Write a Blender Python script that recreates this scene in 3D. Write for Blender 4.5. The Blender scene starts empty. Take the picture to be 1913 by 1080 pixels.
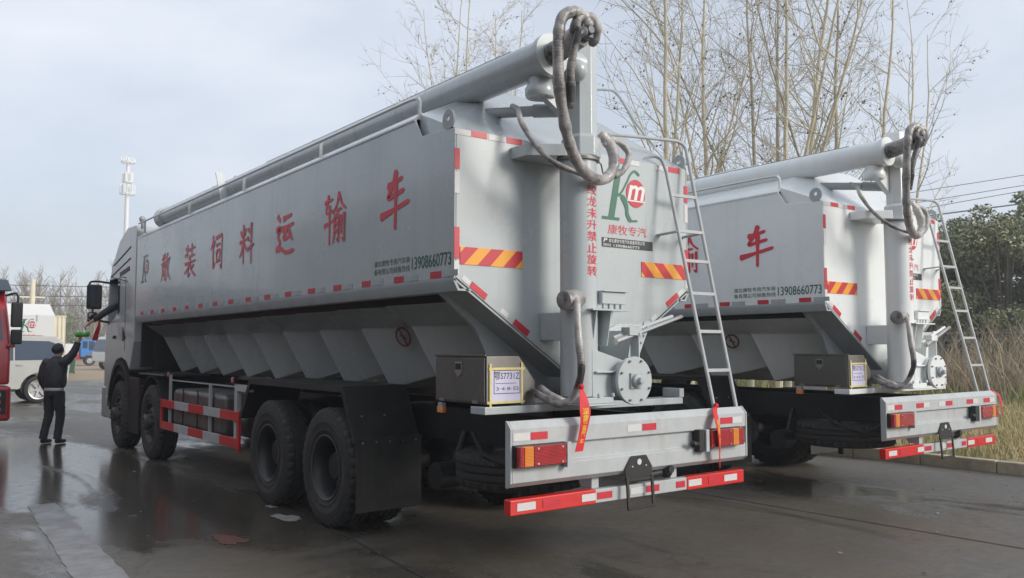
import bpy, bmesh, math, random
import numpy as np
from mathutils import Vector, Matrix
rad = math.radians
random.seed(7)
S = bpy.context.scene
COL = S.collection

# ------------------------------------------------------------ camera, light, exposure
cam_d = bpy.data.cameras.new('camera')
cam = bpy.data.objects.new('camera', cam_d); COL.objects.link(cam)
cam_d.sensor_fit = 'HORIZONTAL'; cam_d.sensor_width = 36.0
cam_d.lens = 36.0 * 1609.3 / 1913.0
cam_d.clip_start = 0.05; cam_d.clip_end = 3000
cam.location = (-4.645, -5.142, 1.610)
cam.rotation_euler = (rad(90 + 3.857), 0, rad(-37.306))
S.camera = cam

SUN_EL, SUN_AZ = 24.0, 150.0          # azimuth measured from +Y towards +X
world = bpy.data.worlds.new('World'); S.world = world
world.use_nodes = True
nt = world.node_tree; nt.nodes.clear()
wo = nt.nodes.new('ShaderNodeOutputWorld'); bg = nt.nodes.new('ShaderNodeBackground')
sky = nt.nodes.new('ShaderNodeTexSky'); sky.sky_type = 'NISHITA'; sky.sun_disc = False
sky.sun_elevation = rad(SUN_EL); sky.sun_rotation = rad(SUN_AZ)
sky.air_density = 1.0; sky.dust_density = 2.2; sky.ozone_density = 1.6; sky.altitude = 50
# thin high cloud veil over the blue
tc = nt.nodes.new('ShaderNodeTexCoord'); mp = nt.nodes.new('ShaderNodeMapping')
mp.inputs['Scale'].default_value = (1.3, 1.5, 3.2)
no = nt.nodes.new('ShaderNodeTexNoise'); no.inputs['Scale'].default_value = 1.7
no.inputs['Detail'].default_value = 6; no.inputs['Roughness'].default_value = 0.5
rp = nt.nodes.new('ShaderNodeMapRange'); rp.inputs['From Min'].default_value = 0.36; rp.inputs['From Max'].default_value = 0.68
rp.inputs['To Min'].default_value = 0.56; rp.inputs['To Max'].default_value = 0.98
mx = nt.nodes.new('ShaderNodeMix'); mx.data_type = 'RGBA'
mx.inputs[7].default_value = (6.3, 6.65, 7.3, 1)
nt.links.new(tc.outputs['Generated'], mp.inputs[0]); nt.links.new(mp.outputs[0], no.inputs['Vector'])
nt.links.new(no.outputs['Fac'], rp.inputs['Value']); nt.links.new(rp.outputs[0], mx.inputs[0])
nt.links.new(sky.outputs[0], mx.inputs[6]); nt.links.new(mx.outputs[2], bg.inputs['Color'])
bg.inputs['Strength'].default_value = 0.15
nt.links.new(bg.outputs[0], wo.inputs['Surface'])

sun_d = bpy.data.lights.new('sun', 'SUN'); sun = bpy.data.objects.new('sun', sun_d); COL.objects.link(sun)
sun_d.energy = 3.1; sun_d.angle = rad(20.0); sun_d.color = (1.0, 0.955, 0.88)
sdir = Vector((math.sin(rad(SUN_AZ)) * math.cos(rad(SUN_EL)), math.cos(rad(SUN_AZ)) * math.cos(rad(SUN_EL)), math.sin(rad(SUN_EL))))
sun.rotation_euler = sdir.to_track_quat('Z', 'Y').to_euler(); sun.location = (30, -30, 40)
S.view_settings.view_transform = 'Standard'; S.view_settings.look = 'None'
S.view_settings.exposure = 0.0; S.view_settings.gamma = 1.0

# ------------------------------------------------------------ materials
M = {}
def mat(name, col, rough=0.5, metal=0.0, var=0.0, vscale=6.0, bump=0.0, bscale=40.0, col2=None, spec=0.5, coat=0.0, rvar=0.0, emit=None, trans=0.0, alpha=1.0):
    m = bpy.data.materials.new(name); m.use_nodes = True
    n = m.node_tree.nodes; l = m.node_tree.links
    b = n['Principled BSDF']
    b.inputs['Base Color'].default_value = (*col, 1); b.inputs['Roughness'].default_value = rough
    b.inputs['Metallic'].default_value = metal; b.inputs['Specular IOR Level'].default_value = spec
    b.inputs['Coat Weight'].default_value = coat; b.inputs['Coat Roughness'].default_value = 0.08
    if trans: b.inputs['Transmission Weight'].default_value = trans
    if alpha < 1: b.inputs['Alpha'].default_value = alpha
    if emit: b.inputs['Emission Color'].default_value = (*emit[0], 1); b.inputs['Emission Strength'].default_value = emit[1]
    if var or rvar or bump or col2:
        t = n.new('ShaderNodeTexCoord')
    if var or col2 or rvar:
        x = n.new('ShaderNodeTexNoise'); x.inputs['Scale'].default_value = vscale; x.inputs['Detail'].default_value = 7
        x.inputs['Roughness'].default_value = 0.62
        l.new(t.outputs['Object'], x.inputs['Vector'])
        r = n.new('ShaderNodeMapRange'); r.inputs['From Min'].default_value = 0.35; r.inputs['From Max'].default_value = 0.68
        l.new(x.outputs['Fac'], r.inputs['Value'])
        k = n.new('ShaderNodeMix'); k.data_type = 'RGBA'
        c2 = col2 if col2 else tuple(max(0, c * (1 - var)) for c in col)
        k.inputs[6].default_value = (*col, 1); k.inputs[7].default_value = (*c2, 1)
        l.new(r.outputs[0], k.inputs[0]); l.new(k.outputs[2], b.inputs['Base Color'])
        if rvar:
            q = n.new('ShaderNodeMapRange'); q.inputs['To Min'].default_value = rough; q.inputs['To Max'].default_value = min(1, rough + rvar)
            l.new(r.outputs[0], q.inputs['Value']); l.new(q.outputs[0], b.inputs['Roughness'])
    if bump:
        y = n.new('ShaderNodeTexNoise'); y.inputs['Scale'].default_value = bscale; y.inputs['Detail'].default_value = 5
        l.new(t.outputs['Object'], y.inputs['Vector'])
        u = n.new('ShaderNodeBump'); u.inputs['Strength'].default_value = bump; u.inputs['Distance'].default_value = 0.02
        l.new(y.outputs['Fac'], u.inputs['Height']); l.new(u.outputs[0], b.inputs['Normal'])
    M[name] = m
    return m
mat('paint', (0.45, 0.49, 0.50), 0.20, var=0.07, vscale=1.3, rvar=0.12, coat=0.3, bump=0.06, bscale=0.8)
mat('paint_brightened', (0.74, 0.765, 0.76), 0.26, var=0.05, vscale=1.3, rvar=0.14, coat=0.25, bump=0.035, bscale=1.1)  # lighter copy of paint; second truck's extra brightness put into the colour
mat('paint_flange', (0.38, 0.41, 0.42), 0.42, var=0.14, vscale=5, rvar=0.2)
mat('bumper_paint', (0.45, 0.47, 0.475), 0.35, var=0.13, vscale=7, rvar=0.25, bump=0.05, bscale=3)
mat('cab_paint', (0.44, 0.455, 0.445), 0.3, var=0.06, vscale=2, coat=0.3)
mat('red_film', (0.56, 0.025, 0.045), 0.38, var=0.18, vscale=30)
mat('sign_red', (0.26, 0.05, 0.055), 0.5, var=0.3, vscale=20)
mat('white_film', (0.62, 0.61, 0.60), 0.4, var=0.1, vscale=40)
mat('text_red', (0.60, 0.022, 0.045), 0.4)
mat('text_green', (0.018, 0.13, 0.075), 0.4)
mat('text_dark_green', (0.025, 0.10, 0.068), 0.45)
mat('text_black', (0.02, 0.02, 0.025), 0.5)
mat('white_text', (0.7, 0.7, 0.7), 0.5)
mat('yellow_text', (0.75, 0.42, 0.03), 0.6)
mat('steel', (0.22, 0.21, 0.195), 0.42, metal=0.8, var=0.25, vscale=3, rvar=0.15)
mat('steel_bright', (0.55, 0.54, 0.52), 0.3, metal=0.9)
mat('paper', (0.60, 0.58, 0.74), 0.7, var=0.05, vscale=20)
mat('tape', (0.70, 0.60, 0.24), 0.55, var=0.2, vscale=30)
mat('rubber', (0.018, 0.018, 0.018), 0.75, var=0.35, vscale=9, col2=(0.034, 0.032, 0.029), bump=0.25, bscale=60)
mat('black_paint', (0.010, 0.010, 0.011), 0.55, var=0.3, vscale=6, col2=(0.018, 0.017, 0.016), bump=0.05)
mat('flap', (0.010, 0.0105, 0.011), 0.6, vscale=4, col2=(0.026, 0.025, 0.023), bump=0.1, bscale=8)
mat('rim', (0.03, 0.03, 0.031), 0.42, metal=0.3, var=0.3, vscale=8)
mat('rim_edge', (0.11, 0.11, 0.11), 0.4, metal=0.4)
mat('hub', (0.05, 0.05, 0.05), 0.5, metal=0.5, col2=(0.12, 0.11, 0.10), vscale=14)
mat('red_lens', (0.45, 0.008, 0.012), 0.14, coat=0.6, var=0.3, vscale=25)
mat('amber_lens', (0.78, 0.24, 0.015), 0.16, coat=0.6)
mat('red_paint', (0.60, 0.02, 0.018), 0.3, var=0.1, vscale=8, coat=0.2)
mat('ribbon', (0.62, 0.01, 0.02), 0.6, var=0.2, vscale=20)
mat('glass_dark', (0.012, 0.02, 0.03), 0.06, spec=0.7)
mat('glass_blue', (0.03, 0.05, 0.085), 0.08, spec=0.7)
mat('mirror_glass', (0.6, 0.62, 0.65), 0.05, metal=1.0)
mat('truck_red', (0.42, 0.012, 0.02), 0.22, coat=0.5, var=0.1, vscale=3)
mat('slate_plastic', (0.045, 0.06, 0.085), 0.4)
mat('suv_paint', (0.46, 0.46, 0.43), 0.25, coat=0.4, var=0.05, vscale=3)
mat('alloy', (0.55, 0.55, 0.55), 0.35, metal=0.7)
mat('blue_paint', (0.045, 0.20, 0.52), 0.35)
mat('cream', (0.72, 0.66, 0.50), 0.6, var=0.08, vscale=2)
mat('bin_green', (0.045, 0.10, 0.05), 0.5)
mat('skin', (0.50, 0.30, 0.215), 0.55, var=0.1, vscale=20)
mat('hair', (0.010, 0.009, 0.009), 0.55)
mat('jacket', (0.016, 0.018, 0.022), 0.6, var=0.5, vscale=9, col2=(0.032, 0.034, 0.04), bump=0.9, bscale=9)
mat('trousers', (0.012, 0.012, 0.015), 0.75, col2=(0.02, 0.02, 0.024), vscale=8, bump=0.8, bscale=8)
mat('shirt', (0.55, 0.54, 0.52), 0.8, bump=0.2, bscale=12)
mat('shoe', (0.012, 0.011, 0.011), 0.45)
mat('bag_green', (0.10, 0.45, 0.06), 0.5, var=0.3, vscale=20)
mat('mast_white', (0.74, 0.74, 0.73), 0.5)
mat('wire', (0.03, 0.03, 0.035), 0.6)
mat('fence_metal', (0.20, 0.19, 0.17), 0.5, var=0.2)
mat('kerb_stone', (0.60, 0.53, 0.39), 0.85, vscale=2.5, col2=(0.33, 0.28, 0.20), bump=0.4, bscale=25)
mat('bark_light', (0.62, 0.56, 0.41), 0.85, vscale=5, col2=(0.42, 0.37, 0.27), bump=0.5, bscale=20)
mat('bark_grey', (0.46, 0.41, 0.32), 0.85, vscale=4, col2=(0.30, 0.27, 0.21), bump=0.3, bscale=20)
mat('bark_dark', (0.12, 0.10, 0.075), 0.9, var=0.4, vscale=4)
mat('twig', (0.42, 0.365, 0.27), 0.85, var=0.3, vscale=2)
mat('seed', (0.13, 0.10, 0.06), 0.9, var=0.4, vscale=3)
mat('dry_grass', (0.50, 0.41, 0.23), 0.9, vscale=0.7, col2=(0.36, 0.31, 0.14))
mat('green_grass', (0.17, 0.23, 0.06), 0.85, vscale=0.8, col2=(0.33, 0.30, 0.12))
mat('brush', (0.46, 0.38, 0.26), 0.9, vscale=0.5, col2=(0.28, 0.22, 0.15))
mat('far_twig', (0.36, 0.30, 0.22), 0.9, var=0.3, vscale=0.4)

def add_streaks(name, amt, dirt=(0.30, 0.28, 0.25)):
    m = M[name]; n = m.node_tree.nodes; l = m.node_tree.links; b = n['Principled BSDF']; src = b.inputs['Base Color'].links[0].from_socket
    t = n.new('ShaderNodeTexCoord'); f = None
    for sc, lo_, hi, k_ in (((9, 9, 0.5), 0.52, 0.74, 1.0), ((1.2, 1.2, 1.6), 0.50, 0.75, 0.8)):
        mp_ = n.new('ShaderNodeMapping'); mp_.inputs['Scale'].default_value = sc; l.new(t.outputs['Object'], mp_.inputs[0])
        x = n.new('ShaderNodeTexNoise'); x.inputs['Scale'].default_value = 1.0; x.inputs['Detail'].default_value = 8; x.inputs['Roughness'].default_value = 0.65; l.new(mp_.outputs[0], x.inputs['Vector'])
        r = n.new('ShaderNodeMapRange'); r.inputs['From Min'].default_value = lo_; r.inputs['From Max'].default_value = hi; r.inputs['To Max'].default_value = amt * k_; l.new(x.outputs['Fac'], r.inputs['Value'])
        k = n.new('ShaderNodeMix'); k.data_type = 'RGBA'; k.inputs[7].default_value = (*dirt, 1); l.new(r.outputs[0], k.inputs[0]); l.new(src, k.inputs[6]); src = k.outputs[2]
    l.new(src, b.inputs['Base Color'])
add_streaks('paint', 0.28); add_streaks('paint_brightened', 0.2, (0.45, 0.43, 0.38)); add_streaks('bumper_paint', 0.35); add_streaks('cab_paint', 0.3); add_streaks('black_paint', 0.25, (0.05, 0.045, 0.04)); add_streaks('flap', 0.35, (0.06, 0.055, 0.048)); add_streaks('rubber', 0.3, (0.075, 0.068, 0.058)); add_streaks('steel', 0.4, (0.16, 0.15, 0.14))

def lens_ribs(name):
    m = M[name]; n = m.node_tree.nodes; l = m.node_tree.links; b = n['Principled BSDF']; t = n.new('ShaderNodeTexCoord'); w = n.new('ShaderNodeTexWave'); w.inputs['Scale'].default_value = 34; w.bands_direction = 'X'
    w2 = n.new('ShaderNodeTexWave'); w2.inputs['Scale'].default_value = 34; w2.bands_direction = 'Z'; l.new(t.outputs['Object'], w.inputs[0]); l.new(t.outputs['Object'], w2.inputs[0])
    s = n.new('ShaderNodeMath'); s.operation = 'ADD'; l.new(w.outputs['Fac'], s.inputs[0]); l.new(w2.outputs['Fac'], s.inputs[1]); u = n.new('ShaderNodeBump'); u.inputs['Strength'].default_value = 0.5; u.inputs['Distance'].default_value = 0.01
    l.new(s.outputs[0], u.inputs['Height']); l.new(u.outputs[0], b.inputs['Normal'])
lens_ribs('red_lens'); lens_ribs('amber_lens')

def leaf_mat(name, a, b):
    m = bpy.data.materials.new(name); m.use_nodes = True
    n = m.node_tree.nodes; l = m.node_tree.links; p = n['Principled BSDF']
    t = n.new('ShaderNodeTexCoord'); x = n.new('ShaderNodeTexNoise'); x.inputs['Scale'].default_value = 1.1; x.inputs['Detail'].default_value = 6
    l.new(t.outputs['Object'], x.inputs['Vector'])
    r = n.new('ShaderNodeMapRange'); r.inputs['From Min'].default_value = 0.38; r.inputs['From Max'].default_value = 0.62
    k = n.new('ShaderNodeMix'); k.data_type = 'RGBA'; k.inputs[6].default_value = (*a, 1); k.inputs[7].default_value = (*b, 1)
    l.new(x.outputs['Fac'], r.inputs['Value']); l.new(r.outputs[0], k.inputs[0]); l.new(k.outputs[2], p.inputs['Base Color'])
    p.inputs['Roughness'].default_value = 0.45; p.inputs['Subsurface Weight'].default_value = 0.0
    M[name] = m
leaf_mat('leaf_dark', (0.14, 0.18, 0.085), (0.25, 0.28, 0.145))
leaf_mat('leaf_olive', (0.16, 0.185, 0.09), (0.28, 0.28, 0.15))

def plastic_wrap():
    # black ribbed hose under stretched, dusty clear film: pale where the film bunches, dark where it lies tight
    m = bpy.data.materials.new('film_wrap'); m.use_nodes = True
    n = m.node_tree.nodes; l = m.node_tree.links; p = n['Principled BSDF']
    t = n.new('ShaderNodeTexCoord'); at = n.new('ShaderNodeAttribute'); at.attribute_name = 'along'
    a = n.new('ShaderNodeTexNoise'); a.inputs['Scale'].default_value = 3.2; a.inputs['Detail'].default_value = 3
    b = n.new('ShaderNodeTexNoise'); b.inputs['Scale'].default_value = 26; b.inputs['Detail'].default_value = 5
    l.new(t.outputs['Object'], a.inputs['Vector']); l.new(t.outputs['Object'], b.inputs['Vector'])
    def m2(op, x, y):
        q = n.new('ShaderNodeMath'); q.operation = op
        for i, v in enumerate((x, y)):
            if isinstance(v, (int, float)): q.inputs[i].default_value = v
            else: l.new(v, q.inputs[i])
        return q.outputs[0]
    rib = m2('SINE', m2('MULTIPLY', at.outputs['Fac'], 300.0), 0.0)
    s = m2('ADD', m2('ADD', a.outputs['Fac'], m2('MULTIPLY', b.outputs['Fac'], 0.28)), m2('MULTIPLY', rib, 0.007))
    r = n.new('ShaderNodeValToRGB'); e = r.color_ramp.elements
    e[0].position = 0.50; e[0].color = (0.04, 0.038, 0.038, 1); e[1].position = 0.84; e[1].color = (0.52, 0.49, 0.47, 1)
    q = e.new(0.60); q.color = (0.24, 0.225, 0.215, 1)
    l.new(s, r.inputs[0]); l.new(r.outputs[0], p.inputs['Base Color'])
    p.inputs['Roughness'].default_value = 0.42; p.inputs['Coat Weight'].default_value = 0.12
    u = n.new('ShaderNodeBump'); u.inputs['Strength'].default_value = 0.6; u.inputs['Distance'].default_value = 0.012
    l.new(m2('ADD', m2('MULTIPLY', rib, 0.04), m2('MULTIPLY', b.outputs['Fac'], 0.8)), u.inputs['Height']); l.new(u.outputs[0], p.inputs['Normal'])
    M['film_wrap'] = m
plastic_wrap()

def stripe_mat(name, sign):
    m = bpy.data.materials.new(name); m.use_nodes = True
    n = m.node_tree.nodes; l = m.node_tree.links; p = n['Principled BSDF']
    t = n.new('ShaderNodeTexCoord'); sx = n.new('ShaderNodeSeparateXYZ'); l.new(t.outputs['Object'], sx.inputs[0])
    a = n.new('ShaderNodeMath'); a.operation = 'MULTIPLY_ADD'; a.inputs[1].default_value = sign
    l.new(sx.outputs['Z'], a.inputs[0]); l.new(sx.outputs['X'], a.inputs[2])
    d = n.new('ShaderNodeMath'); d.operation = 'MULTIPLY_ADD'; d.inputs[1].default_value = 1 / 0.235; d.inputs[2].default_value = 20.30
    l.new(a.outputs[0], d.inputs[0])
    f = n.new('ShaderNodeMath'); f.operation = 'FRACT'; l.new(d.outputs[0], f.inputs[0])
    g = n.new('ShaderNodeMath'); g.operation = 'GREATER_THAN'; g.inputs[1].default_value = 0.5; l.new(f.outputs[0], g.inputs[0])
    k = n.new('ShaderNodeMix'); k.data_type = 'RGBA'; k.inputs[6].default_value = (0.50, 0.02, 0.035, 1); k.inputs[7].default_value = (0.78, 0.33, 0.02, 1)
    l.new(g.outputs[0], k.inputs[0]); l.new(k.outputs[2], p.inputs['Base Color']); p.inputs['Roughness'].default_value = 0.4
    M[name] = m
stripe_mat('hazard_a', -1.0); stripe_mat('hazard_b', 1.0)

def ground_mat():
    m = bpy.data.materials.new('wet_concrete'); m.use_nodes = True
    n = m.node_tree.nodes; l = m.node_tree.links; p = n['Principled BSDF']
    g = n.new('ShaderNodeNewGeometry'); sx = n.new('ShaderNodeSeparateXYZ'); l.new(g.outputs['Position'], sx.inputs[0])
    def noise(scale, detail=8, rough=0.6, vec=None, stretch=None, dist=0.0):
        x = n.new('ShaderNodeTexNoise'); x.inputs['Scale'].default_value = scale; x.inputs['Detail'].default_value = detail; x.inputs['Roughness'].default_value = rough
        x.inputs['Distortion'].default_value = dist
        if stretch:
            mpp = n.new('ShaderNodeMapping'); mpp.inputs['Scale'].default_value = stretch[0]; mpp.inputs['Rotation'].default_value = (0, 0, stretch[1]); l.new(g.outputs['Position'], mpp.inputs[0]); l.new(mpp.outputs[0], x.inputs['Vector'])
        else: l.new(g.outputs['Position'], x.inputs['Vector'])
        return x.outputs['Fac']
    def rng(v, a, b, c=0.0, d=1.0):
        r = n.new('ShaderNodeMapRange'); r.inputs['From Min'].default_value = a; r.inputs['From Max'].default_value = b; r.inputs['To Min'].default_value = c; r.inputs['To Max'].default_value = d
        l.new(v, r.inputs['Value']); return r.outputs[0]
    def mix(f, a, b):
        k = n.new('ShaderNodeMix'); k.data_type = 'RGBA'
        l.new(f, k.inputs[0])
        for s, v in ((6, a), (7, b)):
            if isinstance(v, tuple): k.inputs[s].default_value = (*v, 1)
            else: l.new(v, k.inputs[s])
        return k.outputs[2]
    def math2(op, a, b):
        q = n.new('ShaderNodeMath'); q.operation = op
        for i, v in enumerate((a, b)):
            if isinstance(v, (int, float)): q.inputs[i].default_value = v
            else: l.new(v, q.inputs[i])
        return q.outputs[0]
    wetn = noise(0.32, 9, 0.62, stretch=((1.0, 0.45, 1), 0.5), dist=0.6)
    wet = rng(wetn, 0.475, 0.545)
    fine = noise(9, 8, 0.7); grain = noise(120, 3, 0.6)
    stain = rng(noise(0.9, 7, 0.6), 0.4, 0.7)
    base = mix(stain, (0.115, 0.102, 0.084), (0.078, 0.066, 0.050))
    base = mix(rng(fine, 0.35, 0.7, 0, 0.6), base, (0.05, 0.044, 0.038))
    base = mix(rng(noise(60, 4, 0.7), 0.55, 0.75, 0, 0.5), base, (0.21, 0.195, 0.165))
    base = mix(rng(noise(170, 2, 0.5), 0.62, 0.72, 0, 0.65), base, (0.24, 0.225, 0.195))
    base = mix(rng(noise(2.4, 9, 0.72, dist=1.5), 0.60, 0.68, 0, 0.6), base, (0.045, 0.04, 0.034))
    base = mix(math2('MULTIPLY', wet, 0.55), base, (0.035, 0.031, 0.027))
    # tyre mud dragged in along the lane of the trucks
    mud = math2('MULTIPLY', rng(noise(0.5, 6, 0.6, stretch=((2.2, 0.5, 1), 0.0)), 0.48, 0.66), 0.5)
    base = mix(mud, base, (0.105, 0.078, 0.05))
    vo = n.new('ShaderNodeTexVoronoi'); vo.feature = 'DISTANCE_TO_EDGE'; vo.inputs['Scale'].default_value = 0.42
    wob = n.new('ShaderNodeTexNoise'); wob.inputs['Scale'].default_value = 1.6; wob.inputs['Detail'].default_value = 5; l.new(g.outputs['Position'], wob.inputs['Vector'])
    va = n.new('ShaderNodeVectorMath'); va.operation = 'MULTIPLY_ADD'; va.inputs[1].default_value = (0.9, 0.9, 0.9); l.new(wob.outputs['Color'], va.inputs[0]); l.new(g.outputs['Position'], va.inputs[2]); l.new(va.outputs[0], vo.inputs['Vector'])
    crack = math2('MULTIPLY', rng(vo.outputs['Distance'], 0.010, 0.003), rng(noise(0.35, 3), 0.50, 0.56))
    base = mix(math2('MULTIPLY', crack, 0.35), base, (0.02, 0.018, 0.016))
    # bare earth beyond the yard
    far = rng(math2('ADD', sx.outputs['Y'], math2('MULTIPLY', noise(0.12, 5), 14.0)), 44, 50)
    base = mix(far, base, (0.34, 0.265, 0.175))
    l.new(base, p.inputs['Base Color'])
    rw = rng(wet, 0, 1, 0.46, 0.12)
    rw2 = math2('ADD', rw, rng(fine, 0.3, 0.7, -0.03, 0.10))
    rgh = n.new('ShaderNodeMix'); rgh.data_type = 'FLOAT'; l.new(far, rgh.inputs[0]); l.new(rw2, rgh.inputs[2]); rgh.inputs[3].default_value = 0.9
    l.new(rgh.outputs[0], p.inputs['Roughness'])
    p.inputs['Specular IOR Level'].default_value = 0.5
    h = math2('ADD', math2('MULTIPLY', grain, 0.15), math2('MULTIPLY', fine, 0.5))
    u = n.new('ShaderNodeBump'); u.inputs['Distance'].default_value = 0.012
    l.new(h, u.inputs['Height']); l.new(rng(wet, 0, 1, 0.32, 0.05), u.inputs['Strength']); l.new(u.outputs[0], p.inputs['Normal'])
    M['wet_concrete'] = m
ground_mat()
mat('worn_sheen', (0.24, 0.235, 0.24), 0.35, vscale=3.0, col2=(0.15, 0.145, 0.14), rvar=0.2, bump=0.1)  # worn strip; wet sky reflection also lifted into its colour
mat('dark_brick', (0.10, 0.065, 0.05), 0.9, vscale=3, col2=(0.07, 0.05, 0.04), bump=0.3, bscale=30)
mat('earth', (0.36, 0.30, 0.18), 0.95, vscale=0.8, col2=(0.22, 0.21, 0.09), bump=0.5, bscale=6)
mat('joint', (0.028, 0.025, 0.022), 0.7)
mat('chalk', (0.33, 0.32, 0.30), 0.7, var=0.5, vscale=14)
mat('grit', (0.10, 0.09, 0.078), 0.9, vscale=3, col2=(0.03, 0.028, 0.025))
mat('brick_dust', (0.15, 0.05, 0.03), 0.6, vscale=6, col2=(0.07, 0.045, 0.035))

# ------------------------------------------------------------ mesh helpers
class MB:
    def __init__(s): s.v = []; s.f = []; s.m = []
    def add(s, vs, fs, m=0):
        o = len(s.v); s.v += [tuple(v) for v in vs]; s.f += [tuple(i + o for i in f) for f in fs]; s.m += [m] * len(fs); return s
    def hexa(s, p, m=0):   # p: bottom ring 4 (ccw from above), top ring 4
        return s.add(p, [(3, 2, 1, 0), (4, 5, 6, 7), (0, 1, 5, 4), (1, 2, 6, 5), (2, 3, 7, 6), (3, 0, 4, 7)], m)
    def box(s, x0, x1, y0, y1, z0, z1, m=0):
        return s.hexa([(x0, y0, z0), (x1, y0, z0), (x1, y1, z0), (x0, y1, z0), (x0, y0, z1), (x1, y0, z1), (x1, y1, z1), (x0, y1, z1)], m)
    def obox(s, c, ax, ay, az, m=0):   # oriented box: centre + half vectors
        c = Vector(c); ax = Vector(ax); ay = Vector(ay); az = Vector(az)
        return s.hexa([c - ax - ay - az, c + ax - ay - az, c + ax + ay - az, c - ax + ay - az, c - ax - ay + az, c + ax - ay + az, c + ax + ay + az, c - ax + ay + az], m)
    def bar(s, a, b, w, h, up=(0, 0, 1), m=0):
        a = Vector(a); b = Vector(b); d = (b - a); L = d.length; d.normalize(); u = Vector(up); r = d.cross(u)
        if r.length < 1e-4: r = d.cross(Vector((0, 1, 0)))
        r.normalize(); u = r.cross(d)
        return s.obox((a + b) / 2, r * w / 2, d * L / 2, u * h / 2, m)
    def prism(s, poly, axis, a, b, m=0):   # poly in the two other axes, in order
        n = len(poly)
        def P(q, t):
            return {'x': (t, q[0], q[1]), 'y': (q[0], t, q[1]), 'z': (q[0], q[1], t)}[axis]
        vs = [P(q, a) for q in poly] + [P(q, b) for q in poly]
        fs = [tuple(range(n))[::-1], tuple(range(n, 2 * n))] + [(i, (i + 1) % n, n + (i + 1) % n, n + i) for i in range(n)]
        return s.add(vs, fs, m)
    def tube(s, pts, r, n=10, caps=True, m=0):
        pts = [Vector(p) for p in pts]; k = len(pts)
        rs = r if isinstance(r, (list, tuple)) else [r] * k
        ref = None; vs = []
        for i, p in enumerate(pts):
            t = (pts[min(i + 1, k - 1)] - pts[max(i - 1, 0)])
            if t.length < 1e-9: t = Vector((0, 0, 1))
            t.normalize()
            if ref is None:
                ref = t.orthogonal().normalized()
            else:
                ref = ref - t * ref.dot(t)
                if ref.length < 1e-6: ref = t.orthogonal()
                ref.normalize()
            b = t.cross(ref)
            for j in range(n):
                a = 2 * math.pi * j / n
                vs.append(p + (ref * math.cos(a) + b * math.sin(a)) * rs[i])
        fs = [(i * n + j, i * n + (j + 1) % n, (i + 1) * n + (j + 1) % n, (i + 1) * n + j) for i in range(k - 1) for j in range(n)]
        if caps: fs += [tuple(range(n))[::-1], tuple(range((k - 1) * n, k * n))]
        return s.add(vs, fs, m)
    def cyl(s, a, b, r, r2=None, n=20, m=0):
        return s.tube([a, b], [r, r if r2 is None else r2], n, True, m)
    def lathe(s, prof, c, axis, n=40, m=0, close=False):   # prof: (radius, along)
        c = Vector(c); ax = Vector(axis).normalized(); u = ax.orthogonal().normalized(); w = ax.cross(u)
        vs = []
        for (r, h) in prof:
            for j in range(n):
                a = 2 * math.pi * j / n
                vs.append(c + ax * h + (u * math.cos(a) + w * math.sin(a)) * r)
        k = len(prof); fs = []
        for i in range(k - 1 + (1 if close else 0)):
            for j in range(n):
                i2 = (i + 1) % k
                fs.append((i * n + j, i * n + (j + 1) % n, i2 * n + (j + 1) % n, i2 * n + j))
        if not close:
            fs += [tuple(range(n))[::-1], tuple(range((k - 1) * n, k * n))]
        return s.add(vs, fs, m)
    def sphere(s, c, r, n=12, k=8, m=0, sc=(1, 1, 1)):
        vs = []; fs = []
        for i in range(k + 1):
            ph = math.pi * i / k
            for j in range(n):
                a = 2 * math.pi * j / n
                vs.append((c[0] + r * sc[0] * math.sin(ph) * math.cos(a), c[1] + r * sc[1] * math.sin(ph) * math.sin(a), c[2] + r * sc[2] * math.cos(ph)))
        for i in range(k):
            for j in range(n): fs.append((i * n + j, (i + 1) * n + j, (i + 1) * n + (j + 1) % n, i * n + (j + 1) % n))
        return s.add(vs, fs, m)
    def islands(s):
        p = list(range(len(s.v)))
        def f(i):
            while p[i] != i: p[i] = p[p[i]]; i = p[i]
            return i
        for q in s.f:
            for k in q[1:]: p[f(k)] = f(q[0])
        out = {}
        for q, m in zip(s.f, s.m):
            mb, ix = out.setdefault(f(q[0]), (MB(), {}))
            for k in q:
                if k not in ix: ix[k] = len(mb.v); mb.v.append(s.v[k])
            mb.f.append(tuple(ix[k] for k in q)); mb.m.append(m)
        return [m for m, _ in out.values()]
    def build_each(s, *a, **k):   # every loose piece an object of its own
        return [q.build(*a, **k) for q in s.islands()][-1]
    def build(s, name, mats, parent=None, smooth=True, bevel=0.0, seg=2, fix=True, angle=35):
        me = bpy.data.meshes.new(name); me.from_pydata(s.v, [], s.f)
        if hasattr(s, 'hose'):
            Q, hn = s.hose; L = [0.0]; fix = False
            for i in range(1, len(Q)): L.append(L[-1] + (Q[i] - Q[i - 1]).length)
            at = me.attributes.new('along', 'FLOAT', 'POINT'); n_ = len(Q) * hn
            for i in range(len(s.v)): at.data[i].value = (L[i // hn] + (i % hn) / hn * 0.02) if i < n_ else 0.0
        if isinstance(mats, str): mats = [mats]
        for q in mats: me.materials.append(M[q])
        me.polygons.foreach_set('material_index', s.m)
        if fix:
            bm = bmesh.new(); bm.from_mesh(me); bmesh.ops.remove_doubles(bm, verts=bm.verts, dist=1e-6)
            bmesh.ops.recalc_face_normals(bm, faces=bm.faces); bm.to_mesh(me); bm.free()
        if smooth:
            me.polygons.foreach_set('use_smooth', [True] * len(me.polygons)); me.set_sharp_from_angle(angle=rad(angle))
        me.update()
        o = bpy.data.objects.new(name, me); COL.objects.link(o)
        if parent: o.parent = parent
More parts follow.
